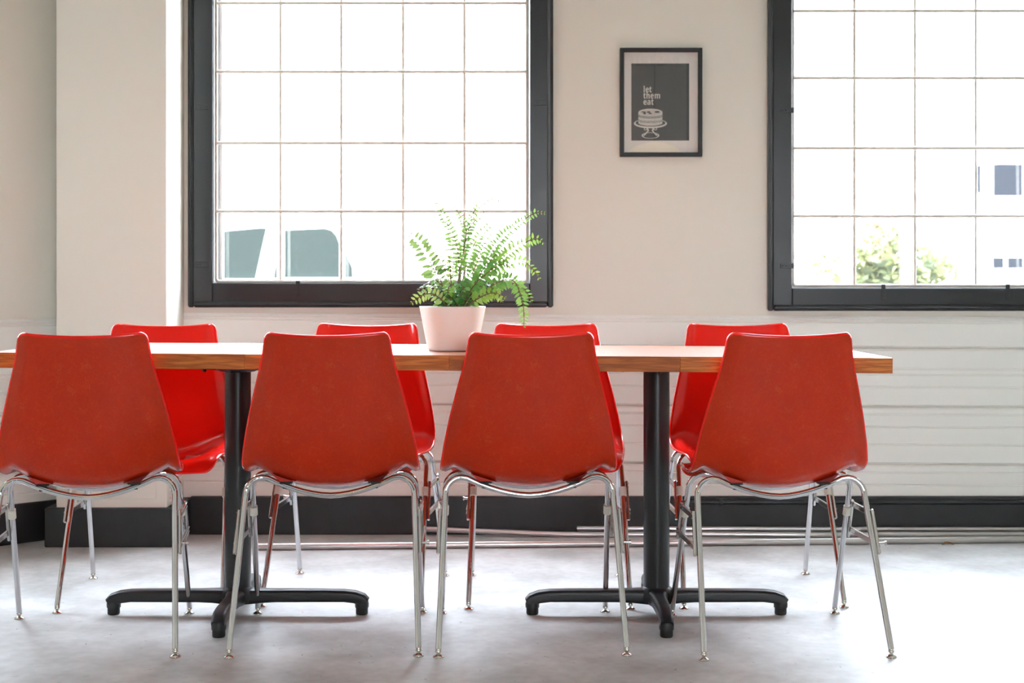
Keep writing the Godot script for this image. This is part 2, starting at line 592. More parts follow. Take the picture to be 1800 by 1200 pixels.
func siding(parent: Node3D, x0: float, x1: float) -> void:
	# pressed panels; each runs the whole length, with shallow ribs pressed into its face
	var panels = [[0.699, 0.822, [0.797, 0.804]], [0.4774, 0.699, [0.6215, 0.600, 0.5527]], [0.2602, 0.4774, [0.4495, 0.402, 0.3355]], [0.06, 0.2602, [0.230, 0.183]]]
	for p in panels:
		var lo: float = p[0]
		var hi: float = p[1]
		var pts = [Vector2(lo + 0.004, 0.0), Vector2(lo + 0.004, 0.010), Vector2(lo + 0.009, 0.0145)]
		var gs: Array = p[2].duplicate()
		gs.sort()
		for h in gs:
			pts.append(Vector2(h - 0.0045, 0.0135))
			pts.append(Vector2(h - 0.0015, 0.0095))
			pts.append(Vector2(h + 0.0015, 0.0095))
			pts.append(Vector2(h + 0.0045, 0.0130))
		pts.append(Vector2(hi - 0.010, 0.0120))
		pts.append(Vector2(hi - 0.003, 0.008))
		pts.append(Vector2(hi - 0.003, 0.0))
		var s = Shape.new()
		for k in pts.size() - 1:
			var a: Vector2 = pts[k]
			var b: Vector2 = pts[k + 1]
			var e = b - a
			var nn = Vector3(0, -e.y, e.x).normalized()
			s.quad(Vector3(x0, a.x, a.y), Vector3(x1, a.x, a.y), Vector3(x1, b.x, b.y), Vector3(x0, b.x, b.y), nn)
		# ends
		for k in range(1, pts.size() - 2):
			for x in [x0, x1]:
				var nx = Vector3(-1, 0, 0) if x == x0 else Vector3(1, 0, 0)
				s.quad(Vector3(x, pts[k].x, 0), Vector3(x, pts[k + 1].x, 0), Vector3(x, pts[k + 1].x, pts[k + 1].y), Vector3(x, pts[k].x, pts[k].y), nx)
		part("siding_panel", s, mats.siding_paint, parent)

func build_room() -> void:
	# extents: x -3.2 .. 5.2, z -5.484 .. 3.4, ceiling 3.4
	var H = 3.4
	var XL = -3.2
	var XR = 5.2
	var ZB = 3.4
	structure("floor", "sealed concrete floor with a worn bright sheen", sp(Vector3(XL - 0.3, -0.2, WALL_Z - 0.25), Vector3(XR + 0.3, 0, ZB + 0.3)), mats.concrete)
	structure("ceiling", "plain off-white ceiling", sp(Vector3(XL - 0.3, H, WALL_Z - 0.25), Vector3(XR + 0.3, H + 0.2, ZB + 0.3)), mats.ceiling_paint)
	# wall with the two windows
	var a0 = -1.200; var a1 = 0.135      # rough openings
	var b0 = 0.983; var b1 = 2.318
	var wl = Shape.new()
	var zb = WALL_Z - 0.22
	wl.span(Vector3(-1.9, 0, zb), Vector3(a0, H, WALL_Z))
	wl.span(Vector3(a1, 0, zb), Vector3(b0, H, WALL_Z))
	wl.span(Vector3(b1, 0, zb), Vector3(XR + 0.2, H, WALL_Z))
	wl.span(Vector3(a0, 0, zb), Vector3(a1, 0.874, WALL_Z))
	wl.span(Vector3(a0, 2.78, zb), Vector3(a1, H, WALL_Z))
	wl.span(Vector3(b0, 0, zb), Vector3(b1, 0.861, WALL_Z))
	wl.span(Vector3(b0, 2.767, zb), Vector3(b1, H, WALL_Z))
	var wb = structure("wall_back", "cream painted wall with horizontal siding below the two windows", wl, mats.wall_paint)
	var hold = Node3D.new()
	wb.add_child(hold)
	hold.name = "siding"
	hold.position = Vector3(0.2, 0.007, WALL_Z)
	hold.rotation.z = -0.0052
	siding(hold, -1.45, 5.0)
	# short wall set at 45 degrees behind and left of the pier
	var q = Shape.new()
	var k0 = -1.08; var k1 = -0.38
	q.span(Vector3(k1, 0, -0.2), Vector3(0.05, H, 0))
	q.span(Vector3(-2.4, 0, -0.2), Vector3(k0, H, 0))
	q.span(Vector3(k0, 0, -0.2), Vector3(k1, 0.874, 0))
	q.span(Vector3(k0, 2.78, -0.2), Vector3(k1, H, 0))
	var dl = structure("wall_corner", "shaded cream wall left of the pier with the same siding", q, mats.wall_paint)
	dl.position = Vector3(-1.64, 0, -5.45)
	dl.rotation.y = PI / 4
	var cw = window(4, -1.10, -0.36, 0.854, 2.80, 0.0, [], [], [], "window in the corner wall with a dark casing", -1.008, -0.452, 0.946)
	cw.position = dl.position
	cw.rotation.y = PI / 4
	var hold2 = Node3D.new()
	dl.add_child(hold2)
	hold2.name = "siding"
	hold2.position = Vector3(0, -0.006, 0)
	siding(hold2, -2.2, 0.04)
	var bl = structure("baseboard_corner", "black baseboard on the shaded wall left of the pier", sp(Vector3(-2.25, 0, 0.0), Vector3(0.03, 0.1436, 0.032), 0.004), mats.base_trim)
	bl.position = dl.position
	bl.rotation.y = PI / 4
	structure("wall_left", "cream side wall", sp(Vector3(XL - 0.2, 0, -4.2), Vector3(XL, H, ZB + 0.2)), mats.wall_paint)
	structure("wall_right", "cream side wall", sp(Vector3(XR, 0, WALL_Z), Vector3(XR + 0.2, H, ZB + 0.2)), mats.wall_paint)
	# street side of the room behind the viewer, with one window
	var rw = Shape.new()
	var xs = [0.30, 2.10]
	var last = XL
	for k in 1:
		var o0: float = xs[k * 2]
		var o1: float = xs[k * 2 + 1]
		rw.span(Vector3(last, 0, ZB), Vector3(o0, H, ZB + 0.2))
		rw.span(Vector3(o0, 0, ZB), Vector3(o1, 1.0, ZB + 0.2))
		rw.span(Vector3(o0, 2.15, ZB), Vector3(o1, H, ZB + 0.2))
		last = o1
	rw.span(Vector3(last, 0, ZB), Vector3(XR, H, ZB + 0.2))
	structure("wall_front", "slate painted wall with one window behind the viewer", rw, mats.slate_paint)
	for k in 1:
		var o0: float = xs[k * 2]
		var o1: float = xs[k * 2 + 1]
		window(3 + k, -o1 - 0.02, -o0 + 0.02, 0.98, 2.17, ZB, [], [], [], "wide window with a dark casing behind the viewer", -o1 + 0.072, -o0 - 0.072, 1.072, -1.0)
	# pier between corner and first window
	var pier = Shape.new()
	pier.span(Vector3(-1.635, 0, -5.484), Vector3(-1.239, H, -5.204), 0.003)
	var pr = structure("wall_pier", "square cream pier standing out beside the left window", pier, mats.wall_paint)
	var cover = Shape.new()
	cover.span(Vector3(-1.592, 0.17, -5.206), Vector3(-1.275, 0.770, -5.2015), 0.002)
	part("cover_plate", cover, mats.wall_paint, pr)
	for k in 9:
		part("vent_slat", sp(Vector3(-1.241, 0.150 + k * 0.014, -5.44), Vector3(-1.2345, 0.159 + k * 0.014, -5.25), 0.002), mats.siding_paint, pr)
	var pb = Shape.new()
	pb.span(Vector3(-1.672, 0, -5.46), Vector3(-1.206, 0.1405, -5.184), 0.004)
	structure("baseboard_pier", "charcoal baseboard wrapped round the foot of the pier", pb, mats.base_trim)
	var bb = Shape.new()
	bb.span(Vector3(-1.21, 0, WALL_Z), Vector3(XR, 0.1436, WALL_Z + 0.034), 0.004)
	structure("baseboard_back", "charcoal baseboard along the window wall", bb, mats.base_trim)

	# windows in the back wall
	var s = 465.0
	var cols = []
	for px in [379.0, 492.0, 599.0, 708.0, 816.0, 926.0]:
		cols.append((px - 900.0) / s)
	var rows = []
	for py in [494.5, 371.0, 251.0, 125.5, 5.0, -117.0, -239.0, -334.0]:
		rows.append(EYE + (505.0 - py) / s)
	window(1, -1.220, 0.155, 0.854, 2.80, WALL_Z, cols, rows, [[-1.168, EYE + 315.0 / s, "h"], [-1.168, EYE + 40.0 / s, "h"], [0.105, EYE + 323.0 / s, "h"], [-0.806, 0.925, "v"]], "left window in a charcoal casing with a pale welded grille", -1.1275, 0.0667, 0.946)
	cols = []
	for px in [1395.0, 1503.5, 1610.0, 1717.0, 1825.0, 1933.0]:
		cols.append((px - 900.0) / s)
	rows = []
	for py in [502.0, 379.5, 260.0, 136.5, 18.5, -104.0, -226.0, -321.0]:
		rows.append(EYE + (505.0 - py) / s)
	window(2, 0.963, 2.338, 0.841, 2.787, WALL_Z, cols, rows, [[1.036, EYE + 310.0 / s, "h"], [1.036, EYE + 38.0 / s, "h"], [1.398, 0.912, "v"], [1.866, 0.912, "v"]], "right window in a charcoal casing with a pale welded grille, cut off by the frame", 1.0556, 2.248, 0.927)


# ------------------------------------------------------------------ chairs
func shell_rows() -> Array:
	# z, y, half width, dish, for stations from the top of the back to the front of the seat
	var st = [
		[0.187, 0.801, 0.1540, 0.012, 0.013], [0.173, 0.740, 0.1640, 0.014, 0.014], [0.155, 0.660, 0.1850, 0.018, 0.014], [0.138, 0.580, 0.2050, 0.025, 0.012], [0.121, 0.505, 0.2200, 0.040, 0.002],
		[0.098, 0.448, 0.2270, 0.060, -0.018], [0.056, 0.412, 0.2290, 0.076, -0.030], [0.000, 0.401, 0.2290, 0.072, -0.030], [-0.070, 0.404, 0.2260, 0.059, -0.024], [-0.140, 0.413, 0.2200, 0.044, -0.017], [-0.195, 0.418, 0.2130, 0.030, -0.010], [-0.222, 0.411, 0.2070, 0.019, -0.005], [-0.233, 0.396, 0.2030, 0.012, 0.0],
	]
	var samples = []
	var per = 12
	for i in st.size() - 1:
		for k in per:
			samples.append(_station(st, i, float(k) / per))
	samples.append(_station(st, st.size() - 2, 1.0))
	# arc length
	var arc = [0.0]
	for i in range(1, samples.size()):
		arc.append(arc[i - 1] + Vector2(samples[i][0] - samples[i - 1][0], samples[i][1] - samples[i - 1][1]).length())
	var total: float = arc[arc.size() - 1]
	var at = []
	for f in [0.0, 0.0004, 0.0015, 0.003, 0.0055, 0.009, 0.014, 0.020, 0.028]:
		at.append(f)
	var steps = 30
	for k in range(1, steps):
		at.append(0.028 + (total - 0.056) * k / steps)
	for f in [0.028, 0.020, 0.014, 0.009, 0.0055, 0.003, 0.0015, 0.0004, 0.0]:
		at.append(total - f)
	var inner = []
	var outer = []
	for a in at:
		var k = 0
		while k < arc.size() - 2 and arc[k + 1] < a:
			k += 1
		var f: float = clampf((a - arc[k]) / maxf(arc[k + 1] - arc[k], 1e-9), 0.0, 1.0)
		var s = []
		for q in 5:
			s.append(lerpf(samples[k][q], samples[k + 1][q], f))
		var tang = Vector2(samples[mini(k + 2, samples.size() - 1)][0] - samples[maxi(k - 1, 0)][0], samples[mini(k + 2, samples.size() - 1)][1] - samples[maxi(k - 1, 0)][1]).normalized()
		var nn = Vector2(tang.y, -tang.x)     # towards the sitter
		var w: float = s[2]
		for e in [[a, 0.019], [total - a, 0.028]]:
			if e[0] < e[1]:
				w -= e[1] - sqrt(maxf(0.0, e[1] * e[1] - pow(e[1] - e[0], 2.0)))
		var ri = []
		var ro = []
		var cols = 28
		for j in cols + 1:
			var u = -1.0 + 2.0 * j / cols
			u = signf(u) * (1.0 - pow(1.0 - absf(u), 1.35))
			var x = u * w
			var full: float = absf(x) / s[2]
			var off: float = s[3] * pow(full, 2.2) + s[4] * smoothstep(0.84, 1.0, full)
			var lift = 0.007 * full * full * clampf(1.0 - a / 0.10, 0.0, 1.0)
			var p = Vector3(x, s[1] + nn.y * off + lift, s[0] + nn.x * off)
			ri.append(p)
			ro.append(p)
		inner.append(ri)
		outer.append(ro)
	return [inner, outer]

func _station(st: Array, i: int, f: float) -> Array:
	var out = []
	for q in 5:
		out.append(_cr(st[maxi(i - 1, 0)][q], st[i][q], st[i + 1][q], st[mini(i + 2, st.size() - 1)][q], f))
	return out

func shell_shape() -> Shape:
	var rr = shell_rows()
	var inner: Array = rr[0]
	var R = inner.size()
	var C: int = inner[0].size()
	var th = 0.0055
	var normals = []
	for i in R:
		var line = []
		for j in C:
			var du: Vector3 = inner[i][mini(j + 1, C - 1)] - inner[i][maxi(j - 1, 0)]
			var i0 = maxi(i - 1, 0); var i1 = mini(i + 1, R - 1)
			var dv: Vector3 = inner[i1][j] - inner[i0][j]
			if i == 0: dv = inner[3][C / 2] - inner[0][C / 2]
			if i == R - 1: dv = inner[R - 1][C / 2] - inner[R - 4][C / 2]
			var nn = du.cross(dv).normalized()
			if nn.dot(Vector3(0, 0.7, -0.7)) < 0.0: nn = -nn
			line.append(nn)
		normals.append(line)
	var outer = []
	for i in R:
		var line = []
		for j in C:
			line.append(inner[i][j] - normals[i][j] * th)
		outer.append(line)
	var s = Shape.new()
	for i in R - 1:
		for j in C - 1:
			s.tri(inner[i][j], inner[i][j + 1], inner[i + 1][j + 1], normals[i][j], normals[i][j + 1], normals[i + 1][j + 1])
			s.tri(inner[i][j], inner[i + 1][j + 1], inner[i + 1][j], normals[i][j], normals[i + 1][j + 1], normals[i + 1][j])
	# rolled rim: half-round strip along the border
	var border = []
	for j in C: border.append(Vector2i(0, j))
	for i in range(1, R): border.append(Vector2i(i, C - 1))
	for j in range(C - 2, -1, -1): border.append(Vector2i(R - 1, j))
	for i in range(R - 2, 0, -1): border.append(Vector2i(i, 0))
	var B = border.size()
	var ctr = Vector3.ZERO
	for k in B:
		var rings = []
		for e in [border[k], border[(k + 1) % B]]:
			var idx = border.find(e)
			var pa: Vector3 = inner[border[(idx - 1 + B) % B].x][border[(idx - 1 + B) % B].y]
			var pb: Vector3 = inner[border[(idx + 1) % B].x][border[(idx + 1) % B].y]
			var nn: Vector3 = normals[e.x][e.y]
			var p: Vector3 = inner[e.x][e.y]
			var out = (pb - pa).cross(nn).normalized()
			var inward: Vector3 = inner[clampi(e.x, 4, R - 5)][clampi(e.y, 3, C - 4)] - p
			if out.dot(inward) > 0.0: out = -out
			var ring = []
			for q in 7:
				var a = PI * q / 6
				ring.append([p - nn * (th * 0.5 - 0.0012) + nn * cos(a) * (th * 0.5 + 0.0012) + out * sin(a) * 0.0062, nn * cos(a) + out * sin(a)])
			rings.append(ring)
		for q in 6:
			var A: Array = rings[0]
			var D: Array = rings[1]
			s.tri(A[q][0], A[q + 1][0], D[q + 1][0], A[q][1], A[q + 1][1], D[q + 1][1])
			s.tri(A[q][0], D[q + 1][0], D[q][0], A[q][1], D[q + 1][1], D[q][1])
	s.cut(mats.shell_inside)
	for i in R - 1:
		for j in C - 1:
			var ta = Vector2(float(j) / (C - 1), float(i) / (R - 1)) * Vector2(0.9, 1.5)
			var tb = Vector2(float(j + 1) / (C - 1), float(i) / (R - 1)) * Vector2(0.9, 1.5)
			var tc = Vector2(float(j + 1) / (C - 1), float(i + 1) / (R - 1)) * Vector2(0.9, 1.5)
			var td = Vector2(float(j) / (C - 1), float(i + 1) / (R - 1)) * Vector2(0.9, 1.5)
			s.tri(outer[i][j], outer[i][j + 1], outer[i + 1][j + 1], -normals[i][j], -normals[i][j + 1], -normals[i + 1][j + 1], ta, tb, tc)
			s.tri(outer[i][j], outer[i + 1][j + 1], outer[i + 1][j], -normals[i][j], -normals[i + 1][j + 1], -normals[i + 1][j], ta, tc, td)
	return s

func u_frame(foot_x: float, foot_z: float, bar_z: float, sag: float) -> Array:
	# one leg, over the top and down the other; the bar dips in the middle to clear the bucket
	var half = []
	var foot = Vector3(-foot_x, 0.020, foot_z)
	var knee = Vector3(-0.2215, 0.385, lerpf(foot_z, bar_z, 0.93))
	half.append(foot)
	half.append(foot.lerp(knee, 0.5))
	half.append(knee)
	for k in range(1, 7):
		var a = PI / 2 * k / 7.0 * 1.12
		half.append(Vector3(-0.2215 + 0.043 * (1.0 - cos(a)), 0.385 + 0.043 * sin(a), lerpf(knee.z, bar_z, k / 7.0)))
	for x in [0.165, 0.145, 0.122, 0.100, 0.075, 0.050, 0.025]:
		half.append(Vector3(-x, bar_y(x, sag), bar_z))
	var out = half.duplicate()
	out.append(Vector3(0, sag, bar_z))
	for k in range(half.size() - 1, -1, -1):
		out.append(half[k] * Vector3(-1, 1, 1))
	return out

func bar_y(x: float, sag: float) -> float:
	return sag + (0.4260 - sag) * pow(x / 0.166, 1.75)

func leg_at(foot_x: float, foot_z: float, bar_z: float, y: float) -> Vector3:
	var foot = Vector3(-foot_x, 0.020, foot_z)
	var knee = Vector3(-0.2215, 0.385, lerpf(foot_z, bar_z, 0.93))
	return foot.lerp(knee, (y - 0.020) / 0.365)

func make_chair() -> Node3D:
	var t = Node3D.new()
	t.name = "shell_chair"
	var shell = put("shell", shell_shape().mesh(mats.shell_outside), null, t)
	var rear = [0.2375, 0.245, 0.060]
	var front = [0.2335, -0.245, -0.045]
	var fr = Shape.new()
	fr.tube(u_frame(rear[0], rear[1], rear[2], 0.3795), 0.0078, 14)
	var rear_frame = part("rear_leg_frame", fr, mats.chrome, t)
	fr = Shape.new()
	fr.tube(u_frame(front[0], front[1], front[2], 0.3885), 0.0078, 14)
	var front_frame = part("front_leg_frame", fr, mats.chrome, t)
	# swivel glides
	for g in [[rear, rear_frame], [front, front_frame]]:
		for sx in [-1.0, 1.0]:
			var s = Shape.new()
			var p: Array = g[0]
			s.lathe([Vector2(0.0, 0.0), Vector2(0.0135, 0.0), Vector2(0.0142, 0.0016), Vector2(0.0135, 0.0034), Vector2(0.008, 0.0065), Vector2(0.0045, 0.0085), Vector2(0.0045, 0.0115), Vector2(0.0072, 0.013), Vector2(0.0074, 0.0165), Vector2(0.0055, 0.019), Vector2(0.0055, 0.024)], 16, Vector3(p[0] * sx, 0, p[1]))
			part("glide", s, mats.dull_brass, g[1])
	# bosses and rubber pads between bars and shell
	for z in [rear[2], front[2]]:
		for sx in [-1.0, 1.0]:
			var c = Vector3(0.116 * sx, bar_y(0.116, 0.3795 if z > 0.0 else 0.3885) + 0.0102, z)
			var s = Shape.new()
			s.box(c + Vector3(0, 0.0005, 0), Vector3(0.034, 0.006, 0.022), 0.002)
			s.box(c + Vector3(0, -0.009, 0), Vector3(0.018, 0.014, 0.012), 0.001)
			part("mount_pad", s, mats.black_rubber, t)
			s = Shape.new()
			var lo = []
			var hi = []
			for k in 4:
				var q: Vector2 = [Vector2(-1, -1), Vector2(1, -1), Vector2(1, 1), Vector2(-1, 1)][k]
				lo.append(c + Vector3(q.x * 0.016, 0.0035, q.y * 0.0105))
				var hx: float = c.x + q.x * 0.032 + 0.006 * sx
				var hy: float = (0.4125 if z > 0.0 else 0.4022) + 0.073 * pow(absf(hx) / 0.229, 2.2) - 0.0045
				hi.append(Vector3(hx, hy, c.z + q.y * 0.014))
			for k in 4:
				s.flat4(lo[k], lo[(k + 1) % 4], hi[(k + 1) % 4], hi[k], c + Vector3(0, 0.012, 0))
			s.flat4(lo[0], lo[1], lo[2], lo[3], c + Vector3(0, 0.1, 0))
			part("boss", s, mats.shell_boss, t)
	# ganging brackets: two struts from front leg to rear leg on each side
	for sx in [-1.0, 1.0]:
		var s = Shape.new()
		var ys = [0.336, 0.262]
		var flip = Vector3(-sx, 1, 1)
		for y in ys:
			var a = leg_at(rear[0], rear[1], rear[2], y) * flip + Vector3(0.013 * sx, 0, 0)
			var b = leg_at(front[0], front[1], front[2], y) * flip + Vector3(0.010 * sx, 0, 0)
			for o in [[Vector3(0, 0, 0), Vector3(0.0030, 0.014, 0)], [Vector3(0.0035 * sx, 0.0055, 0), Vector3(0.007, 0.003, 0)], [Vector3(0.0035 * sx, -0.0055, 0), Vector3(0.007, 0.003, 0)]]:
				s.box((a + b) / 2.0 + o[0], Vector3(o[1].x, o[1].y, absf(a.z - b.z)), 0.001)
		for f in [rear, front]:
			var a = leg_at(f[0], f[1], f[2], 0.348) * flip + Vector3(0.0125 * sx, 0, 0)
			var b = leg_at(f[0], f[1], f[2], 0.240) * flip + Vector3(0.0125 * sx, 0, 0)
			var d = (a - b).normalized()
			var side = Vector3(sx, 0, 0)
			side = (side - d * side.dot(d)).normalized()
			s.xf = Transform3D(Basis(side, d, side.cross(d)), (a + b) / 2.0)
			s.box(Vector3.ZERO, Vector3(0.0075, (a - b).length(), 0.013), 0.002)
			s.xf = Transform3D.IDENTITY
		var br = part("ganging_bracket", s, mats.bright_steel, t)
		var cl = Shape.new()
		var pa = leg_at(front[0], front[1], front[2], 0.330) * flip
		var pb = leg_at(front[0], front[1], front[2], 0.306) * flip
		cl.tube([pa, pb], 0.0108, 14)
		part("clip", cl, mats.milky_plastic, br)
		if sx > 0:
			var pin = Shape.new()
			var r0 = leg_at(rear[0], rear[1], rear[2], 0.266) * flip
			pin.tube([r0 + Vector3(0.014, 0, 0), r0 + Vector3(0.033, 0, 0)], 0.0035, 10)
			pin.tube([r0 + Vector3(0.031, 0, 0), r0 + Vector3(0.035, 0, 0)], 0.0062, 12)
			part("ganging_pin", pin, mats.bright_steel, br)
	return t

func build_chairs() -> void:
	var proto = make_chair()
	var near = "red shell chairs on the near side of the table"
	var far = "red shell chairs on the far side of the table"
	var spots = [
		[-1.116, -3.857, 8.0, "red shell chair with its back to us, leftmost, cut off by the frame", near],
		[-0.4815, -3.893, 2.0, "red shell chair with its back to us, second from left, beside left table leg", near],
		[0.043, -3.898, 2.2, "red shell chair with its back to us, just right of the potted fern", near],
		[0.701, -3.874, 3.4, "red shell chair with its back to us, rightmost, by the table's right end", near],
		[-1.082, -4.400, 184.0, "glossy red shell chair facing us across the table, in front of the pier", far],
		[-0.474, -4.448, 175.0, "glossy red shell chair facing us across the table, just left of the pot", far],
		[0.108, -4.432, 180.0, "glossy red shell chair facing us, almost hidden behind another chair's back", far],
		[0.722, -4.447, 182.0, "glossy red shell chair facing us at the table's right end", far],
	]
	for k in spots.size():
		var o: Node3D = proto if k == 0 else proto.duplicate()
		o.name = numbered("shell_chair")
		add_child(o)
		o.position = Vector3(spots[k][0], 0, spots[k][1])
		o.rotation.y = deg_to_rad(spots[k][2])
		tag(o, spots[k][3], "chair", spots[k][4])

# ------------------------------------------------------------------ table
func sweep_arm(s: Shape, pts: Array, hw: Array, hh: Array) -> void:
	# path in x-y plane; rounded-rectangle section, hw across z, hh across the path
	var ring_of = func(i: int) -> Array:
		var p: Vector3 = pts[i]
		var tang: Vector3 = (pts[mini(i + 1, pts.size() - 1)] - pts[maxi(i - 1, 0)]).normalized()
		var up = Vector3(-tang.y, tang.x, 0).normalized()
		if tang.x < 0: up = -up
		var ring = []
		var sec = 16
		for k in sec:
			var a = TAU * (k + 0.5) / sec
			var cx = cos(a); var cy = sin(a)
			var e = 0.42
			var qx = signf(cx) * pow(absf(cx), e)
			var qy = signf(cy) * pow(absf(cy), e if cy < 0 else 0.7)
			var nn = (Vector3(0, 0, 1) * signf(cx) * pow(absf(cx), 2.0 - e) / hw[i] + up * signf(cy) * pow(absf(cy), 2.0 - e) / hh[i]).normalized()
			ring.append([p + Vector3(0, 0, 1) * qx * hw[i] + up * qy * hh[i], nn])
		return [ring, tang]
	var prev = null
	for i in pts.size():
		var r: Array = ring_of.call(i)
		if prev != null:
			for k in 16:
				var k2 = (k + 1) % 16
				var A: Array = prev[0]; var B: Array = r[0]
				s.tri(A[k][0], A[k2][0], B[k2][0], A[k][1], A[k2][1], B[k2][1])
				s.tri(A[k][0], B[k2][0], B[k][0], A[k][1], B[k2][1], B[k][1])
		if i == 0 or i == pts.size() - 1:
			var nn: Vector3 = r[1] * (-1.0 if i == 0 else 1.0)
			for k in range(1, 15):
				s.tri(r[0][0][0], r[0][k][0], r[0][k + 1][0], nn, nn, nn)
		prev = r

func table_base(parent: Node3D, x: float) -> void:
	var b = Node3D.new()
	# pole carries base arms and the plate
	var pole = Shape.new()
	pole.lathe([Vector2(0.037, 0.058), Vector2(0.037, 0.700), Vector2(0.0, 0.700)], 32)
	var p = part("pedestal", pole, mats.black_pole, parent, Vector3(x, 0, 0))
	var hub = Shape.new()
	hub.lathe([Vector2(0.0, 0.036), Vector2(0.044, 0.036), Vector2(0.050, 0.050), Vector2(0.047, 0.066), Vector2(0.040, 0.078), Vector2(0.037, 0.080)], 28)
	part("hub", hub, mats.black_iron, p)
	for k in 4:
		var reach = 0.353 if k % 2 == 0 else 0.268
		var s = Shape.new()
		s.xf = Transform3D(Basis(Vector3.UP, k * PI / 2), Vector3.ZERO)
		var pts = []
		var hw = []
		var hh = []
		var keys = [[0.02, 0.052, 0.031, 0.022], [0.045, 0.053, 0.027, 0.021], [0.07, 0.0535, 0.0225, 0.0195], [0.11, 0.054, 0.0205, 0.0185], [reach - 0.10, 0.054, 0.0200, 0.0180], [reach - 0.05, 0.0535, 0.0200, 0.0175], [reach - 0.020, 0.0500, 0.0198, 0.0175], [reach + 0.002, 0.0430, 0.0192, 0.0165], [reach + 0.013, 0.0345, 0.0180, 0.0130]]
		for e in keys:
			pts.append(Vector3(e[0], e[1], 0)); hw.append(e[2]); hh.append(e[3])
		sweep_arm(s, pts, hw, hh)
		s.lathe([Vector2(0.0, 0.020), Vector2(0.0195, 0.020), Vector2(0.0200, 0.030), Vector2(0.018, 0.040)], 20, Vector3(reach, 0, 0))
		var arm = part("base_arm", s, mats.black_iron, p)
		var f = Shape.new()
		f.xf = s.xf
		f.lathe([Vector2(0.0, 0.0), Vector2(0.0155, 0.0), Vector2(0.0172, 0.003), Vector2(0.0172, 0.0215), Vector2(0.012, 0.0215)], 20, Vector3(reach, 0, 0))
		part("glide", f, mats.black_rubber, arm)
	# spider plate under the top
	var pl = Shape.new()
	pl.lathe([Vector2(0.0, 0.690), Vector2(0.048, 0.690), Vector2(0.060, 0.696), Vector2(0.072, 0.7125)], 28)
	for k in 4:
		pl.xf = Transform3D(Basis(Vector3.UP, k * PI / 2 + (0.0)), Vector3.ZERO)
		var reach = 0.185
		pl.prism(PackedVector2Array([Vector2(0.03, 0.693), Vector2(0.075, 0.6955), Vector2(reach, 0.7075), Vector2(reach, 0.7125), Vector2(0.03, 0.7125)]), -0.018, 0.018)
	pl.xf = Transform3D.IDENTITY
	var sp_ = part("mounting_plate", pl, mats.black_iron, p)
	for k in 4:
		for r in [0.095]:
			var bo = Shape.new()
			var d = Vector3(cos(k * PI / 2), 0, -sin(k * PI / 2)) * r
			bo.lathe([Vector2(0.0, 0.6885), Vector2(0.004, 0.689), Vector2(0.0062, 0.692), Vector2(0.0062, 0.703)], 10, d)
			part("bolt", bo, mats.black_iron, sp_)
	b.free()

func build_table() -> void:
	var t = thing("dining_table", "long butcher-block table on two black pedestal bases", "table", Vector3(-0.184, 0, -4.127))
	for x in [-0.780 + 0.184, 0.411 + 0.184]:
		table_base(t, x)
	# top: staves running the length, butt-jointed at random
	var x0 = -1.178
	var x1 = 1.175
	var rows = 14
	var depth = 0.704
	var w = depth / rows
	var thick = 0.040
	var rng = RandomNumberGenerator.new()
	rng.seed = 21
	var tilt = -0.0062
	var top = Shape.new()
	top.span(Vector3(x0 + 0.004, -0.036, -depth / 2 + 0.004), Vector3(x1 - 0.004, -0.006, depth / 2 - 0.004))
	var core = part("tabletop", top, mats.stave_1, t, Vector3(0, 0.7525, 0))
	core.rotation.z = tilt
	for r in rows:
		var cuts = [x0]
		if r == rows - 1:
			cuts.append_array([-0.512, 0.02, 0.622])      # joints seen on the front edge
		else:
			var x = x0 + rng.randf_range(0.25, 0.8)
			while x < x1 - 0.2:
				cuts.append(x)
				x += rng.randf_range(0.45, 0.9)
		cuts.append(x1)
		for k in cuts.size() - 1:
			var s = Shape.new()
			var za = -depth / 2 + r * w
			s.span(Vector3(cuts[k], -thick, za), Vector3(cuts[k + 1], 0, za + w), 0.0009)
			var kind = rng.randi_range(0, 3)
			if r == rows - 1: kind = [1, 2, 3, 0][k]
			s.cut(mats["stave_%d" % kind])
			s.quad(Vector3(cuts[k] + 0.0008, 0.0002, za + 0.0008), Vector3(cuts[k + 1] - 0.0008, 0.0002, za + 0.0008), Vector3(cuts[k + 1] - 0.0008, 0.0002, za + w - 0.0008), Vector3(cuts[k] + 0.0008, 0.0002, za + w - 0.0008), Vector3.UP)
			part("stave", s, mats["varnished_%d" % kind], core)

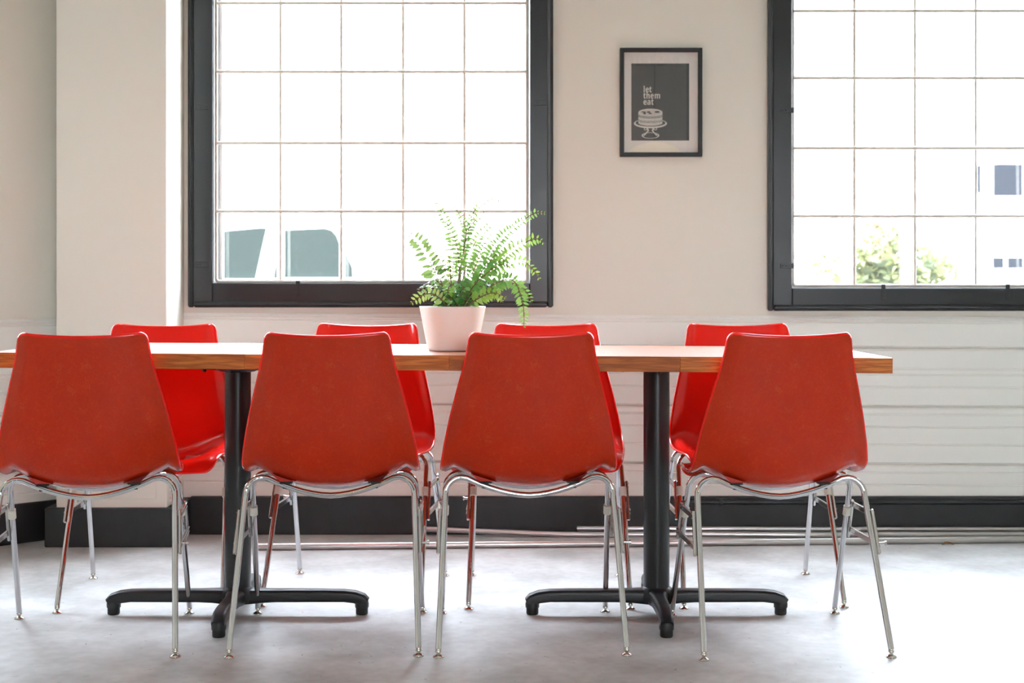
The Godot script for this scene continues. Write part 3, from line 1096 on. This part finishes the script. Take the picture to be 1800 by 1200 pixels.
# ------------------------------------------------------------------ fern
func frond_shape(ctrl: Array, leaf_len: float, spacing: float, face: Vector3, rng: RandomNumberGenerator, bare := 0.18, lobed := false) -> Shape:
	var path = smooth_path(ctrl, 8)
	var s = Shape.new()
	var rad = []
	for k in path.size():
		rad.append(lerpf(0.0018, 0.0010, float(k) / path.size()))
	s.tube(path, rad, 5)
	s.cut(mats.stem)
	var length = 0.0
	for k in range(1, path.size()):
		length += (path[k] - path[k - 1]).length()
	var run = 0.0
	var next = length * bare
	for k in range(1, path.size()):
		var a: Vector3 = path[k - 1]
		var b: Vector3 = path[k]
		var seg = (b - a).length()
		while next < run + seg:
			var f = (next - run) / seg
			var p = a.lerp(b, f)
			var tang = (b - a).normalized()
			var along = next / length
			var size: float = leaf_len * 1.5 * (0.55 + 0.9 * sin(PI * clampf(along * 0.72 + 0.22, 0.0, 1.0))) * 0.72
			if along > 0.93: size *= 0.6
			for sg in [-1.0, 1.0]:
				if rng.randf() < 0.06: continue
				var nrm = (face + Vector3(rng.randf_range(-0.35, 0.35), rng.randf_range(-0.35, 0.35), rng.randf_range(-0.35, 0.35))).normalized()
				var side = tang.cross(nrm).normalized() * sg
				var dir = (side * 0.93 + tang * rng.randf_range(0.2, 0.5) + Vector3(0, -0.15, 0)).normalized()
				var across = dir.cross(nrm).normalized()
				var up = across.cross(dir).normalized()
				var L = size * rng.randf_range(0.85, 1.15)
				var W = L * rng.randf_range(0.18, 0.23)
				var p0 = p
				var p1 = p + dir * L * 0.33 + up * L * 0.05
				var p2 = p + dir * L * 0.70 + up * L * 0.03
				var p3 = p + dir * L - up * L * 0.08
				var l1 = p1 + across * W - up * W * 0.25
				var r1 = p1 - across * W - up * W * 0.25
				var l2 = p2 + across * W * 0.72 - up * W * 0.2
				var r2 = p2 - across * W * 0.72 - up * W * 0.2
				for q in [[p0, l1, p1], [p0, p1, r1], [l1, l2, p2], [l1, p2, p1], [p1, p2, r2], [p1, r2, r1], [l2, p3, p2], [p2, p3, r2]]:
					s.tri(q[0], q[1], q[2], up, up, up)
			next += spacing * 1.4 * rng.randf_range(0.85, 1.15)
		run += seg
	return s

func build_fern() -> void:
	var base = Vector3(-0.166, 0.7538, -4.05)
	var pot = thing("plant_pot", "round white tapered plant pot standing on the table", "plant pot", base)
	var s = Shape.new()
	s.lathe([Vector2(0.0, 0.0), Vector2(0.066, 0.0), Vector2(0.0685, 0.0025), Vector2(0.0705, 0.008), Vector2(0.0925, 0.1195), Vector2(0.0928, 0.1215), Vector2(0.0915, 0.1225), Vector2(0.0895, 0.1215), Vector2(0.0868, 0.108), Vector2(0.066, 0.010), Vector2(0.0, 0.010)], 56)
	part("pot_body", s, mats.pot_glaze, pot)
	s = Shape.new()
	s.lathe([Vector2(0.0858, 0.090), Vector2(0.0858, 0.104), Vector2(0.05, 0.108), Vector2(0.0, 0.110)], 28)
	part("soil", s, mats.soil, pot)
	var rng = RandomNumberGenerator.new()
	rng.seed = 404
	var fern = thing("fern", "leafy green fern with arching fronds growing in the white pot", "plant", base + Vector3(0, 0.108, 0))
	var k = 633.0
	var P = func(px: float, py: float, z: float) -> Vector3:
		return Vector3((px - 796.0) / k, (555.0 - py) / k, z)
	# each: points (column, row, distance towards the viewer), leaflet length, spacing, material
	var fronds = [
		[[[786, 552, 0.0], [773, 507, 0.01], [757, 468, 0.015], [740, 437, 0.02], [718, 416, 0.03]], 0.024, 0.0095, "leaf_dark", 0.42],
		[[[794, 552, -0.01], [797, 480, 0.0], [796, 430, 0.0], [784, 395, 0.01], [767, 361, 0.01]], 0.015, 0.0085, "leaf_mid", 0.30],
		[[[800, 552, 0.0], [811, 470, -0.01], [820, 420, -0.01], [814, 395, -0.01], [798, 368, 0.0]], 0.013, 0.0075, "leaf_mid", 0.55],
		[[[803, 552, 0.01], [814, 455, 0.01], [824, 412, 0.01], [842, 388, 0.01], [852, 380, 0.01]], 0.014, 0.0080, "leaf_mid", 0.45],
		[[[806, 552, -0.02], [815, 440, -0.03], [833, 378, -0.03], [862, 357, -0.03], [893, 364, -0.02]], 0.010, 0.0075, "leaf_mid", 0.55],
		[[[812, 552, 0.0], [846, 488, 0.0], [880, 428, 0.0], [918, 396, 0.0], [942, 381, 0.0], [960, 381, 0.0]], 0.014, 0.0070, "leaf_mid", 0.30],
		[[[812, 552, 0.02], [846, 500, 0.02], [888, 458, 0.03], [920, 436, 0.03], [944, 427, 0.03], [959, 436, 0.03]], 0.017, 0.0080, "leaf_lime", 0.40],
		[[[816, 552, -0.01], [852, 505, -0.02], [888, 474, -0.02], [918, 466, -0.02], [938, 480, -0.02], [950, 498, -0.02]], 0.015, 0.0080, "leaf_lime", 0.45],
		[[[816, 552, 0.02], [850, 522, 0.03], [882, 501, 0.04], [905, 502, 0.04], [918, 532, 0.04], [922, 562, 0.04], [921, 582, 0.04]], 0.017, 0.0070, "leaf_mid", 0.35],
		[[[816, 552, 0.0], [850, 526, 0.0], [886, 506, 0.01], [914, 508, 0.01], [928, 524, 0.01], [937, 540, 0.01]], 0.013, 0.0075, "leaf_mid", 0.40],
		[[[790, 552, 0.03], [776, 532, 0.05], [757, 523, 0.05], [740, 529, 0.05], [723, 542, 0.05]], 0.015, 0.0075, "leaf_pale", 0.25],
		[[[814, 552, 0.04], [842, 532, 0.06], [868, 522, 0.06], [893, 531, 0.06]], 0.017, 0.0085, "leaf_lime", 0.30],
		[[[814, 552, 0.02], [840, 530, 0.04], [862, 520, 0.04], [878, 530, 0.04], [886, 540, 0.04]], 0.014, 0.0080, "leaf_pale", 0.35],
		[[[810, 552, -0.01], [842, 496, -0.03], [868, 462, -0.03], [890, 436, -0.03], [905, 418, -0.03]], 0.017, 0.0075, "leaf_mid", 0.30],
		[[[808, 552, 0.0], [838, 500, 0.02], [860, 470, 0.03], [876, 450, 0.03]], 0.016, 0.0075, "leaf_mid", 0.30],
		[[[800, 552, 0.02], [806, 500, 0.02], [812, 465, 0.02], [822, 425, 0.02]], 0.011, 0.0120, "leaf_mid", 0.50],
		[[[796, 552, 0.02], [794, 495, 0.03], [790, 455, 0.03], [784, 428, 0.03]], 0.009, 0.0130, "leaf_pale", 0.40],
		[[[806, 552, -0.03], [830, 470, -0.05], [852, 440, -0.05], [870, 415, -0.05], [882, 405, -0.05]], 0.013, 0.0085, "leaf_lime", 0.45],
		[[[803, 552, -0.02], [820, 470, -0.03], [838, 428, -0.04], [858, 404, -0.04], [872, 398, -0.04]], 0.014, 0.0080, "leaf_mid", 0.40],
		[[[799, 552, 0.03], [808, 490, 0.04], [806, 448, 0.04], [796, 415, 0.04], [786, 398, 0.05]], 0.013, 0.0085, "leaf_lime", 0.40],
		[[[798, 552, 0.01], [790, 500, 0.02], [778, 470, 0.02], [765, 452, 0.03]], 0.012, 0.0095, "leaf_mid", 0.35],
		[[[808, 552, 0.03], [836, 508, 0.05], [862, 484, 0.05], [884, 472, 0.06], [902, 474, 0.06]], 0.016, 0.0078, "leaf_mid", 0.30],
		[[[802, 552, 0.02], [822, 505, 0.04], [838, 474, 0.05], [848, 446, 0.05], [852, 420, 0.05]], 0.014, 0.0085, "leaf_mid", 0.35],
		[[[790, 552, 0.02], [776, 500, 0.03], [766, 478, 0.03], [758, 470, 0.04]], 0.014, 0.0080, "leaf_dark", 0.3],
	]
	for f in fronds:
		var ctrl = []
		for q in f[0]:
			ctrl.append(P.call(float(q[0]), float(q[1]), q[2]))
		part("frond", frond_shape(ctrl, f[1], f[2], Vector3(0.1, 0.25, 1.0).normalized(), rng, f[4]), mats[f[3]], fern)
	# the dense skirt of shorter fronds
	for i in 44:
		var a = TAU * i / 44.0 * 3.0 + rng.randf_range(-0.2, 0.2)
		var len = rng.randf_range(0.055, 0.115)
		var lean = rng.randf_range(0.25, 0.95)
		var d = Vector3(cos(a), 0, sin(a))
		var start = d * rng.randf_range(0.0, 0.035)
		var ctrl = [start, start + d * len * lean * 0.35 + Vector3.UP * len * 0.45, start + d * len * lean * 0.8 + Vector3.UP * len * 0.72, start + d * len * lean * 1.25 + Vector3.UP * len * (0.86 - 0.5 * lean * rng.randf())]
		var kind: String = ["leaf_mid", "leaf_dark", "leaf_mid", "leaf_lime", "leaf_mid"][rng.randi_range(0, 4)]
		part("frond", frond_shape(ctrl, rng.randf_range(0.013, 0.019), 0.0072, (Vector3.UP + d * 0.3 + Vector3(0, 0, 0.5)).normalized(), rng, 0.2), mats[kind], fern)

# ------------------------------------------------------------------ small things in the room
func build_picture() -> void:
	var p = thing("framed_print", "black framed print of a white cake on a stand, between the windows", "picture", Vector3(0.5617, 1.4218, WALL_Z))
	var w = 0.310
	var h = 0.409
	var b = 0.0155
	var d = 0.026
	for e in [[Vector3(-w / 2, 0, 0), Vector3(-w / 2 + b, h, d)], [Vector3(w / 2 - b, 0, 0), Vector3(w / 2, h, d)], [Vector3(-w / 2 + b, 0, 0), Vector3(w / 2 - b, b, d)], [Vector3(-w / 2 + b, h - b, 0), Vector3(w / 2 - b, h, d)]]:
		part("frame_rail", sp(e[0], e[1], 0.0015), mats.frame_black, p)
	part("mat_board", sp(Vector3(-w / 2 + b, b, 0.004), Vector3(w / 2 - b, h - b, 0.011)), mats.mat_board, p)
	var s = Shape.new()
	var px0 = -0.1115; var px1 = 0.1065; var py0 = 0.061; var py1 = 0.3515
	s.quad(Vector3(px0, py1, 0.0118), Vector3(px1, py1, 0.0118), Vector3(px1, py0, 0.0118), Vector3(px0, py0, 0.0118), Vector3.BACK, true)
	var pr = part("print", s, mats.print, p)
	var font = SystemFont.new()
	font.font_names = PackedStringArray(["Droid Sans"])
	font.font_weight = 700
	var lines = ["let", "them", "eat"]
	for k in 3:
		var tm = TextMesh.new()
		tm.text = lines[k]
		tm.font = font
		tm.font_size = 32
		tm.pixel_size = 0.00098
		tm.depth = 0.0006
		tm.horizontal_alignment = HORIZONTAL_ALIGNMENT_LEFT
		tm.vertical_alignment = VERTICAL_ALIGNMENT_BOTTOM
		put("letters", tm, mats.print_letter, pr, Vector3(-0.0675, 0.2345 - k * 0.0235, 0.0122)).scale = Vector3(0.82, 1.02, 1.0)
	var gl = sp(Vector3(-w / 2 + b, b, 0.0165), Vector3(w / 2 - b, h - b, 0.0185))
	part("glazing", gl, mats.glass, p)

func floor_point(px: float, py: float) -> Vector3:
	var d = FOCAL * EYE / (py - 505.0)
	return Vector3((px - 900.0) * d / FOCAL, 0, -d)

func build_pipes() -> void:
	var r = 0.0125
	var a = Vector3(-0.905, r, -5.128)
	var b = Vector3(2.9, r, -5.335)
	var s = Shape.new()
	s.tube([a, a.lerp(b, 0.3), a.lerp(b, 0.6), b], r, 16, false, true)
	tag(part("steel_pipe", s, mats.galvanised), "long bright steel pipe on the floor, nearest of three along the wall", "pipe", "steel pipes on the floor")
	r = 0.0105
	s = Shape.new()
	s.tube(smooth_path([Vector3(-0.365, 0.028, -5.425), Vector3(-0.05, 0.018, -5.41), Vector3(0.25, r, -5.395), Vector3(0.7, r, -5.405), Vector3(1.1, r, -5.388), Vector3(1.5, r, -5.40), Vector3(2.9, r, -5.402)], 6), r, 14)
	tag(part("steel_pipe", s, mats.galvanised), "slightly bent dull pipe lying between the bright pipe and the baseboard", "pipe", "steel pipes on the floor")
	s = Shape.new()
	r = 0.0105
	s.tube([Vector3(0.243, 0.0265, -5.432), Vector3(1.4, 0.0240, -5.431), Vector3(2.9, 0.0225, -5.430)], r, 14)
	tag(part("steel_pipe", s, mats.galvanised), "straight dull pipe resting against the foot of the baseboard", "pipe", "steel pipes on the floor")
	var c = thing("conduit", "thin black conduit running along the top of the baseboard", "conduit", Vector3(0.62, 0.1235, WALL_Z + 0.034))
	s = Shape.new()
	s.tube([Vector3(0, 0, 0.009), Vector3(2.4, 0, 0.009), Vector3(4.5, 0, 0.009)], 0.0085, 12)
	part("tube", s, mats.dark_trim, c)
	for x in [0.165, 1.6, 3.0]:
		s = Shape.new()
		s.box(Vector3(x, 0, 0.0105), Vector3(0.014, 0.022, 0.021), 0.003)
		s.box(Vector3(x, -0.016, 0.002), Vector3(0.014, 0.014, 0.004), 0.001)
		part("strap", s, mats.dark_trim, c)
	# curled dead leaf on the floor by the wall
	s = Shape.new()
	var rows = []
	for i in 9:
		var f = i / 8.0
		var row = []
		for j in 5:
			var u = (j - 2) / 2.0
			row.append(Vector3(f * 0.042, 0.001 + 0.007 * sin(PI * f) + 0.004 * u * u, u * 0.010 * sin(PI * clampf(f, 0.04, 0.96))))
		rows.append(row)
	s.sheet(rows)
	var leaf_m = mat("dead_leaf", c8(150, 112, 66), 0.8)
	leaf_m.cull_mode = BaseMaterial3D.CULL_DISABLED
	var lf = part("dead_leaf", s, leaf_m)
	lf.position = floor_point(1656, 958)
	tag(lf, "small curled brown leaf on the floor below the right window", "leaf")

# ------------------------------------------------------------------ outside
func leaf_cloud(called: String, parent: Node3D, centre: Vector3, size: Vector3, count: int, leaf: float, m: Material, rng: RandomNumberGenerator) -> void:
	var q = Shape.new()
	q.tri(Vector3(0, 0, 0), Vector3(0.28, 0.45, 0.05), Vector3(0, 0.5, 0), Vector3.BACK, Vector3.BACK, Vector3.BACK)
	q.tri(Vector3(0, 0, 0), Vector3(0, 0.5, 0), Vector3(-0.28, 0.45, 0.05), Vector3.BACK, Vector3.BACK, Vector3.BACK)
	q.tri(Vector3(0, 0.5, 0), Vector3(0.28, 0.45, 0.05), Vector3(0, 1, -0.08), Vector3.BACK, Vector3.BACK, Vector3.BACK)
	q.tri(Vector3(0, 0.5, 0), Vector3(0, 1, -0.08), Vector3(-0.28, 0.45, 0.05), Vector3.BACK, Vector3.BACK, Vector3.BACK)
	var mm = MultiMesh.new()
	mm.transform_format = MultiMesh.TRANSFORM_3D
	mm.mesh = q.mesh(m)
	mm.instance_count = count
	var clumps = []
	for k in 26:
		clumps.append(Vector3(rng.randfn(), rng.randfn(), rng.randfn()).normalized() * pow(rng.randf(), 0.4))
	for k in count:
		var c: Vector3 = clumps[k % clumps.size()]
		var p = c * 0.8 + Vector3(rng.randfn(), rng.randfn(), rng.randfn()) * 0.16
		var bs = Basis.from_euler(Vector3(rng.randf() * TAU, rng.randf() * TAU, rng.randf() * TAU)).scaled(Vector3.ONE * leaf * rng.randf_range(0.7, 1.3))
		mm.set_instance_transform(k, Transform3D(bs, centre + p * size))
	var o = MultiMeshInstance3D.new()
	o.multimesh = mm
	o.name = called
	parent.add_child(o, true)
	o.set_meta("kind", "stuff")

func tree(called: String, label: String, at: Vector3, trunk_h: float, clouds: Array, rng: RandomNumberGenerator) -> void:
	var t = thing(called, label, "tree", at, 0.0, "trees outside")
	var s = Shape.new()
	s.tube(smooth_path([Vector3(0, 0, 0), Vector3(0.03, trunk_h * 0.4, 0.02), Vector3(-0.03, trunk_h * 0.75, 0), Vector3(0.02, trunk_h, 0)], 4), trunk_h * 0.010, 8)
	for k in 6:
		var a = k * 2.4
		var b = Vector3(0, trunk_h * (0.45 + 0.08 * k), 0)
		s.tube(smooth_path([b, b + Vector3(cos(a), 0.9, sin(a)) * trunk_h * 0.12, b + Vector3(cos(a) * 1.4, 2.0, sin(a) * 1.4) * trunk_h * 0.12], 3), trunk_h * 0.003, 6)
	part("trunk", s, mats.bark, t)
	for c in clouds:
		leaf_cloud("foliage", t, c[0], c[1], c[2], c[3], mats[c[4]], rng)

func build_car() -> void:
	# tall white van seen from the side, 22 m away; 115 px per metre
	var D = 22.0
	var s = FOCAL / D
	var c = thing("van", "white van parked outside the left window, side windows dark green", "van", Vector3((430.0 - 900.0) / s, 0, -D))
	var X = func(px: float) -> float: return (px - 430.0) / s
	var Y = func(py: float) -> float: return EYE + (505.0 - py) / s
	var body = Shape.new()
	body.prism(PackedVector2Array([Vector2(-2.7, 0.35), Vector2(3.2, 0.35), Vector2(3.35, 0.5), Vector2(3.35, 0.85), Vector2(3.2, 1.02), Vector2(1.95, 1.14), Vector2(1.50, 1.70), Vector2(1.3, 1.90), Vector2(0.9, 2.0), Vector2(-2.5, 2.02), Vector2(-2.75, 1.85), Vector2(-2.8, 0.6)]), -1.85, 0.0)
	var bd = part("body", body, mats.car_paint, c)
	var panes = [
		[[391, 490], [449, 490], [469, 401], [459, 400], [391, 406]],
		[[480, 489], [488, 489], [488, 458], [486, 460]],
		[[500, 488], [597, 488], [597, 428], [592, 414], [584, 405], [572, 401], [500, 404]],
		[[606, 488], [621, 488], [620, 470], [608, 443], [606, 441]],
		[[150, 490], [375, 490], [375, 408], [150, 410]],
	]
	for q in panes:
		var poly = PackedVector2Array()
		for e in q:
			poly.append(Vector2(X.call(float(e[0])), Y.call(float(e[1]))))
		var g = Shape.new()
		g.prism(poly, -0.02, 0.012)
		part("side_window", g, mats.car_glass, c)
	for x in [-1.75, 2.3]:
		var w = Shape.new()
		w.xf = Transform3D(Basis(Vector3.RIGHT, PI / 2), Vector3(x, 0.35, -0.20))
		w.lathe([Vector2(0.0, 0.22), Vector2(0.30, 0.22), Vector2(0.35, 0.18), Vector2(0.35, 0.0), Vector2(0.0, 0.0)], 28)
		var wh = part("wheel", w, mats.car_dark, c)
		w = Shape.new()
		w.xf = Transform3D(Basis(Vector3.RIGHT, PI / 2), Vector3(x, 0.35, 0.02))
		w.lathe([Vector2(0.0, 0.025), Vector2(0.17, 0.02), Vector2(0.20, 0.0)], 24)
		part("hubcap", w, mats.car_chrome, wh)
	part("door_handle", bx(Vector3(X.call(492.0), 0.98, 0.015), Vector3(0.16, 0.03, 0.03), 0.008), mats.car_paint, bd)

func build_outside() -> void:
	var g = Shape.new()
	g.span(Vector3(-60, -0.35, -70), Vector3(60, -0.22, -5.75))
	g.span(Vector3(-60, -0.35, 3.65), Vector3(60, -0.22, 40))
	g.span(Vector3(-60, -0.35, -5.75), Vector3(-3.6, -0.22, 3.65))
	g.span(Vector3(5.6, -0.35, -5.75), Vector3(60, -0.22, 3.65))
	structure("ground", "pale asphalt outside", g, mats.asphalt)
	# the rest of the house this room is in
	g = Shape.new()
	var fz = WALL_Z - 0.22
	g.span(Vector3(-22, -0.22, fz + 2.6), Vector3(-3.6, 7.0, fz + 2.75))
	g.span(Vector3(-3.75, -0.22, fz + 1.9), Vector3(-3.6, 7.0, fz + 2.6))
	g.span(Vector3(-3.6, 3.62, fz + 1.9), Vector3(-2.0, 7.0, fz + 2.1))
	g.span(Vector3(5.4, -0.22, fz), Vector3(22, 7.0, fz + 0.15))
	g.span(Vector3(-2.0, 3.62, fz), Vector3(5.4, 7.0, fz + 0.15))
	var fa = fz - 0.05
	var fb = fz - 0.001
	g.span(Vector3(-2.0, -0.22, fa), Vector3(5.4, 0.84, fb))
	g.span(Vector3(-2.0, 2.80, fa), Vector3(5.4, 3.62, fb))
	g.span(Vector3(-2.0, 0.84, fa), Vector3(-1.20, 2.80, fb))
	g.span(Vector3(0.135, 0.84, fa), Vector3(0.983, 2.80, fb))
	g.span(Vector3(2.318, 0.84, fa), Vector3(5.4, 2.80, fb))
	structure("facade", "outer wall of the same house", g, mats.facade_brick)
	build_car()
	var rng = RandomNumberGenerator.new()
	rng.seed = 99
	tree("small_tree", "small tree with green and russet leaves outside the right window", Vector3(3.55, -0.22, -14.0), 2.6, [[Vector3(0, 1.25, 0), Vector3(0.85, 0.55, 0.6), 2600, 0.11, "tree_green"], [Vector3(0.0, 1.9, -0.2), Vector3(0.8, 0.75, 0.6), 1000, 0.09, "tree_rust"]], rng)
	tree("roadside_tree", "pale leafed tree far behind the van", Vector3(-3.3, -0.22, -38.0), 6.0, [[Vector3(0, 4.2, 0), Vector3(2.6, 1.8, 2.0), 700, 0.22, "tree_tan"]], rng)
	tree("roadside_tree", "pale leafed tree outside the left window's right half", Vector3(-0.9, -0.22, -34.0), 6.4, [[Vector3(0, 3.9, 0), Vector3(2.0, 1.7, 2.0), 600, 0.22, "tree_tan"]], rng)
	# white posts by the path
	for e in [[1490.0, "nearer white post beside the small tree, left one"], [1594.0, "white post beside the small tree, right one"]]:
		var d = 11.5
		var p = thing("white_post", e[1], "post", Vector3((e[0] - 900.0) * d / FOCAL, -0.22, -d), 0.0, "white posts outside")
		var s = Shape.new()
		s.lathe([Vector2(0.0, 0.0), Vector2(0.035, 0.0), Vector2(0.035, 2.2), Vector2(0.0, 2.2)], 14)
		part("shaft", s, mats.post_paint, p)
		s = Shape.new()
		s.lathe([Vector2(0.0, 2.2), Vector2(0.045, 2.2), Vector2(0.045, 2.23), Vector2(0.0, 2.27)], 14)
		part("cap", s, mats.post_paint, p)
	# building across the street
	var D = 32.0
	var k = FOCAL / D
	var b = thing("building", "white building with dark openings beyond the right window", "building", Vector3((1800.0 - 900.0) / k, -0.22, -D))
	var X = func(px: float) -> float: return (px - 1800.0) / k
	var Y = func(py: float) -> float: return EYE + (505.0 - py) / k + 0.22
	part("wall", sp(Vector3(X.call(1706.0), 0, -8.0), Vector3(X.call(2100.0), Y.call(225.0), 0.0), 0.02), mats.building_paint, b)
	part("roof", sp(Vector3(X.call(1700.0), Y.call(225.0), -8.1), Vector3(X.call(2106.0), Y.call(214.0), 0.3), 0.02), mats.building_paint, b)
	for e in [[1745, 345, 1797, 288], [1716, 340, 1724, 290], [1744, 472, 1764, 452], [1770, 472, 1798, 452], [1815, 345, 1868, 288]]:
		var f = part("window", sp(Vector3(X.call(float(e[0])), Y.call(float(e[1])), -0.05), Vector3(X.call(float(e[2])), Y.call(float(e[3])), 0.03)), mats.building_paint, b)
		part("pane", sp(Vector3(X.call(float(e[0]) + 0.5), Y.call(float(e[1]) - 0.5), 0.0), Vector3(X.call(float(e[2]) - 0.5), Y.call(float(e[3]) + 0.5), 0.035)), mats.building_dark, f)

# ------------------------------------------------------------------ lamps behind the viewer
func build_lamps() -> void:
	var spots = [Vector3(1.27, 1.93, 2.0), Vector3(-1.2, 1.93, 2.0), Vector3(3.6, 1.93, 2.0)]
	var names = ["cream dome pendant lamp hanging behind the viewer, middle one", "cream dome pendant lamp hanging behind the viewer, left one", "cream dome pendant lamp hanging behind the viewer, right one"]
	for k in spots.size():
		var l = thing("pendant_lamp", names[k], "lamp", spots[k], 0.0, "pendant lamps")
		var s = Shape.new()
		s.lathe([Vector2(0.33, 0.0), Vector2(0.32, 0.09), Vector2(0.27, 0.18), Vector2(0.18, 0.25), Vector2(0.06, 0.29), Vector2(0.03, 0.295)], 40)
		s.lathe([Vector2(0.02, 0.29), Vector2(0.06, 0.283), Vector2(0.175, 0.243), Vector2(0.263, 0.175), Vector2(0.313, 0.088), Vector2(0.322, 0.0), Vector2(0.33, 0.0)], 40)
		part("lamp_shade", s, mats.lamp_shade, l)
		s = Shape.new()
		s.tube([Vector3(0, 0.28, 0), Vector3(0, 3.4 - spots[k].y, 0)], 0.006, 8)
		part("cord", s, mats.black_rubber, l)
		s = Shape.new()
		s.lathe([Vector2(0.0, 0.06), Vector2(0.03, 0.07), Vector2(0.04, 0.10), Vector2(0.03, 0.14), Vector2(0.015, 0.17), Vector2(0.015, 0.2)], 16)
		var bulb_m = mat("lamp_bulb", c8(255, 244, 220), 0.3)
		bulb_m.emission_enabled = true
		bulb_m.emission = c8(255, 232, 190)
		bulb_m.emission_energy_multiplier = 8.0
		part("lamp_bulb", s, bulb_m, l)
		var om = OmniLight3D.new()
		om.name = "lamp_glow"
		om.position = Vector3(0, 0.10, 0)
		om.light_color = c8(255, 222, 178)
		om.light_energy = 0.35
		om.light_size = 0.04
		om.omni_range = 14.0
		om.omni_attenuation = 2.0
		om.shadow_enabled = true
		l.add_child(om)

func build_menu() -> void:
	# the board behind the viewer that the picture's glass mirrors
	var b = thing("menu_board", "pale menu board headed PASTRIES on the slate wall behind the viewer", "board", Vector3(1.36, 2.22, 3.39), PI)
	part("board", sp(Vector3(-0.36, 0, 0), Vector3(0.36, 1.12, 0.02), 0.003), mats.board_paper, b)
	var font = SystemFont.new()
	font.font_names = PackedStringArray(["Droid Sans"])
	font.font_weight = 700
	var tm = TextMesh.new()
	tm.text = "PASTRIES"
	tm.font = font
	tm.font_size = 32
	tm.pixel_size = 0.0042
	tm.depth = 0.002
	put("letters", tm, mats.frame_black, b, Vector3(0.0, 0.94, 0.021))

# ------------------------------------------------------------------ start
func _ready() -> void:
	var cam = Camera3D.new()
	cam.name = "camera"
	cam.position = Vector3(0, EYE, 0)
	cam.near = 0.05
	cam.far = 300.0
	cam.projection = Camera3D.PROJECTION_FRUSTUM
	cam.size = 0.05 * 1200.0 / FOCAL
	cam.frustum_offset = Vector2(0, -95.0 / FOCAL * 0.05)
	var lens = CameraAttributesPhysical.new()
	lens.frustum_focal_length = 51.0
	lens.frustum_focus_distance = 3.9
	lens.frustum_near = 0.05
	lens.frustum_far = 300.0
	lens.exposure_aperture = 6.3
	cam.attributes = lens
	add_child(cam)
	cam.projection = Camera3D.PROJECTION_FRUSTUM
	cam.size = 0.05 * 1200.0 / FOCAL
	cam.frustum_offset = Vector2(0, -95.0 / FOCAL * 0.05)
	cam.current = true

	var we = WorldEnvironment.new()
	we.name = "environment"
	var env = Environment.new()
	env.background_mode = Environment.BG_SKY
	env.tonemap_mode = Environment.TONE_MAPPER_LINEAR
	env.tonemap_exposure = 1.08
	env.sdfgi_enabled = true
	env.ssao_enabled = true
	env.ssil_enabled = true
	var sky = Sky.new()
	var sm = ProceduralSkyMaterial.new()
	sm.sky_top_color = c8(226, 238, 252)
	sm.sky_horizon_color = c8(248, 252, 255)
	sm.ground_bottom_color = c8(150, 148, 146)
	sm.ground_horizon_color = c8(200, 200, 200)
	sky.sky_material = sm
	env.sky = sky
	env.background_energy_multiplier = 39.0
	we.environment = env
	add_child(we)

	make_materials()
	build_room()
	build_table()
	build_chairs()
	build_fern()
	build_picture()
	build_pipes()
	build_outside()
	build_lamps()
	build_menu()
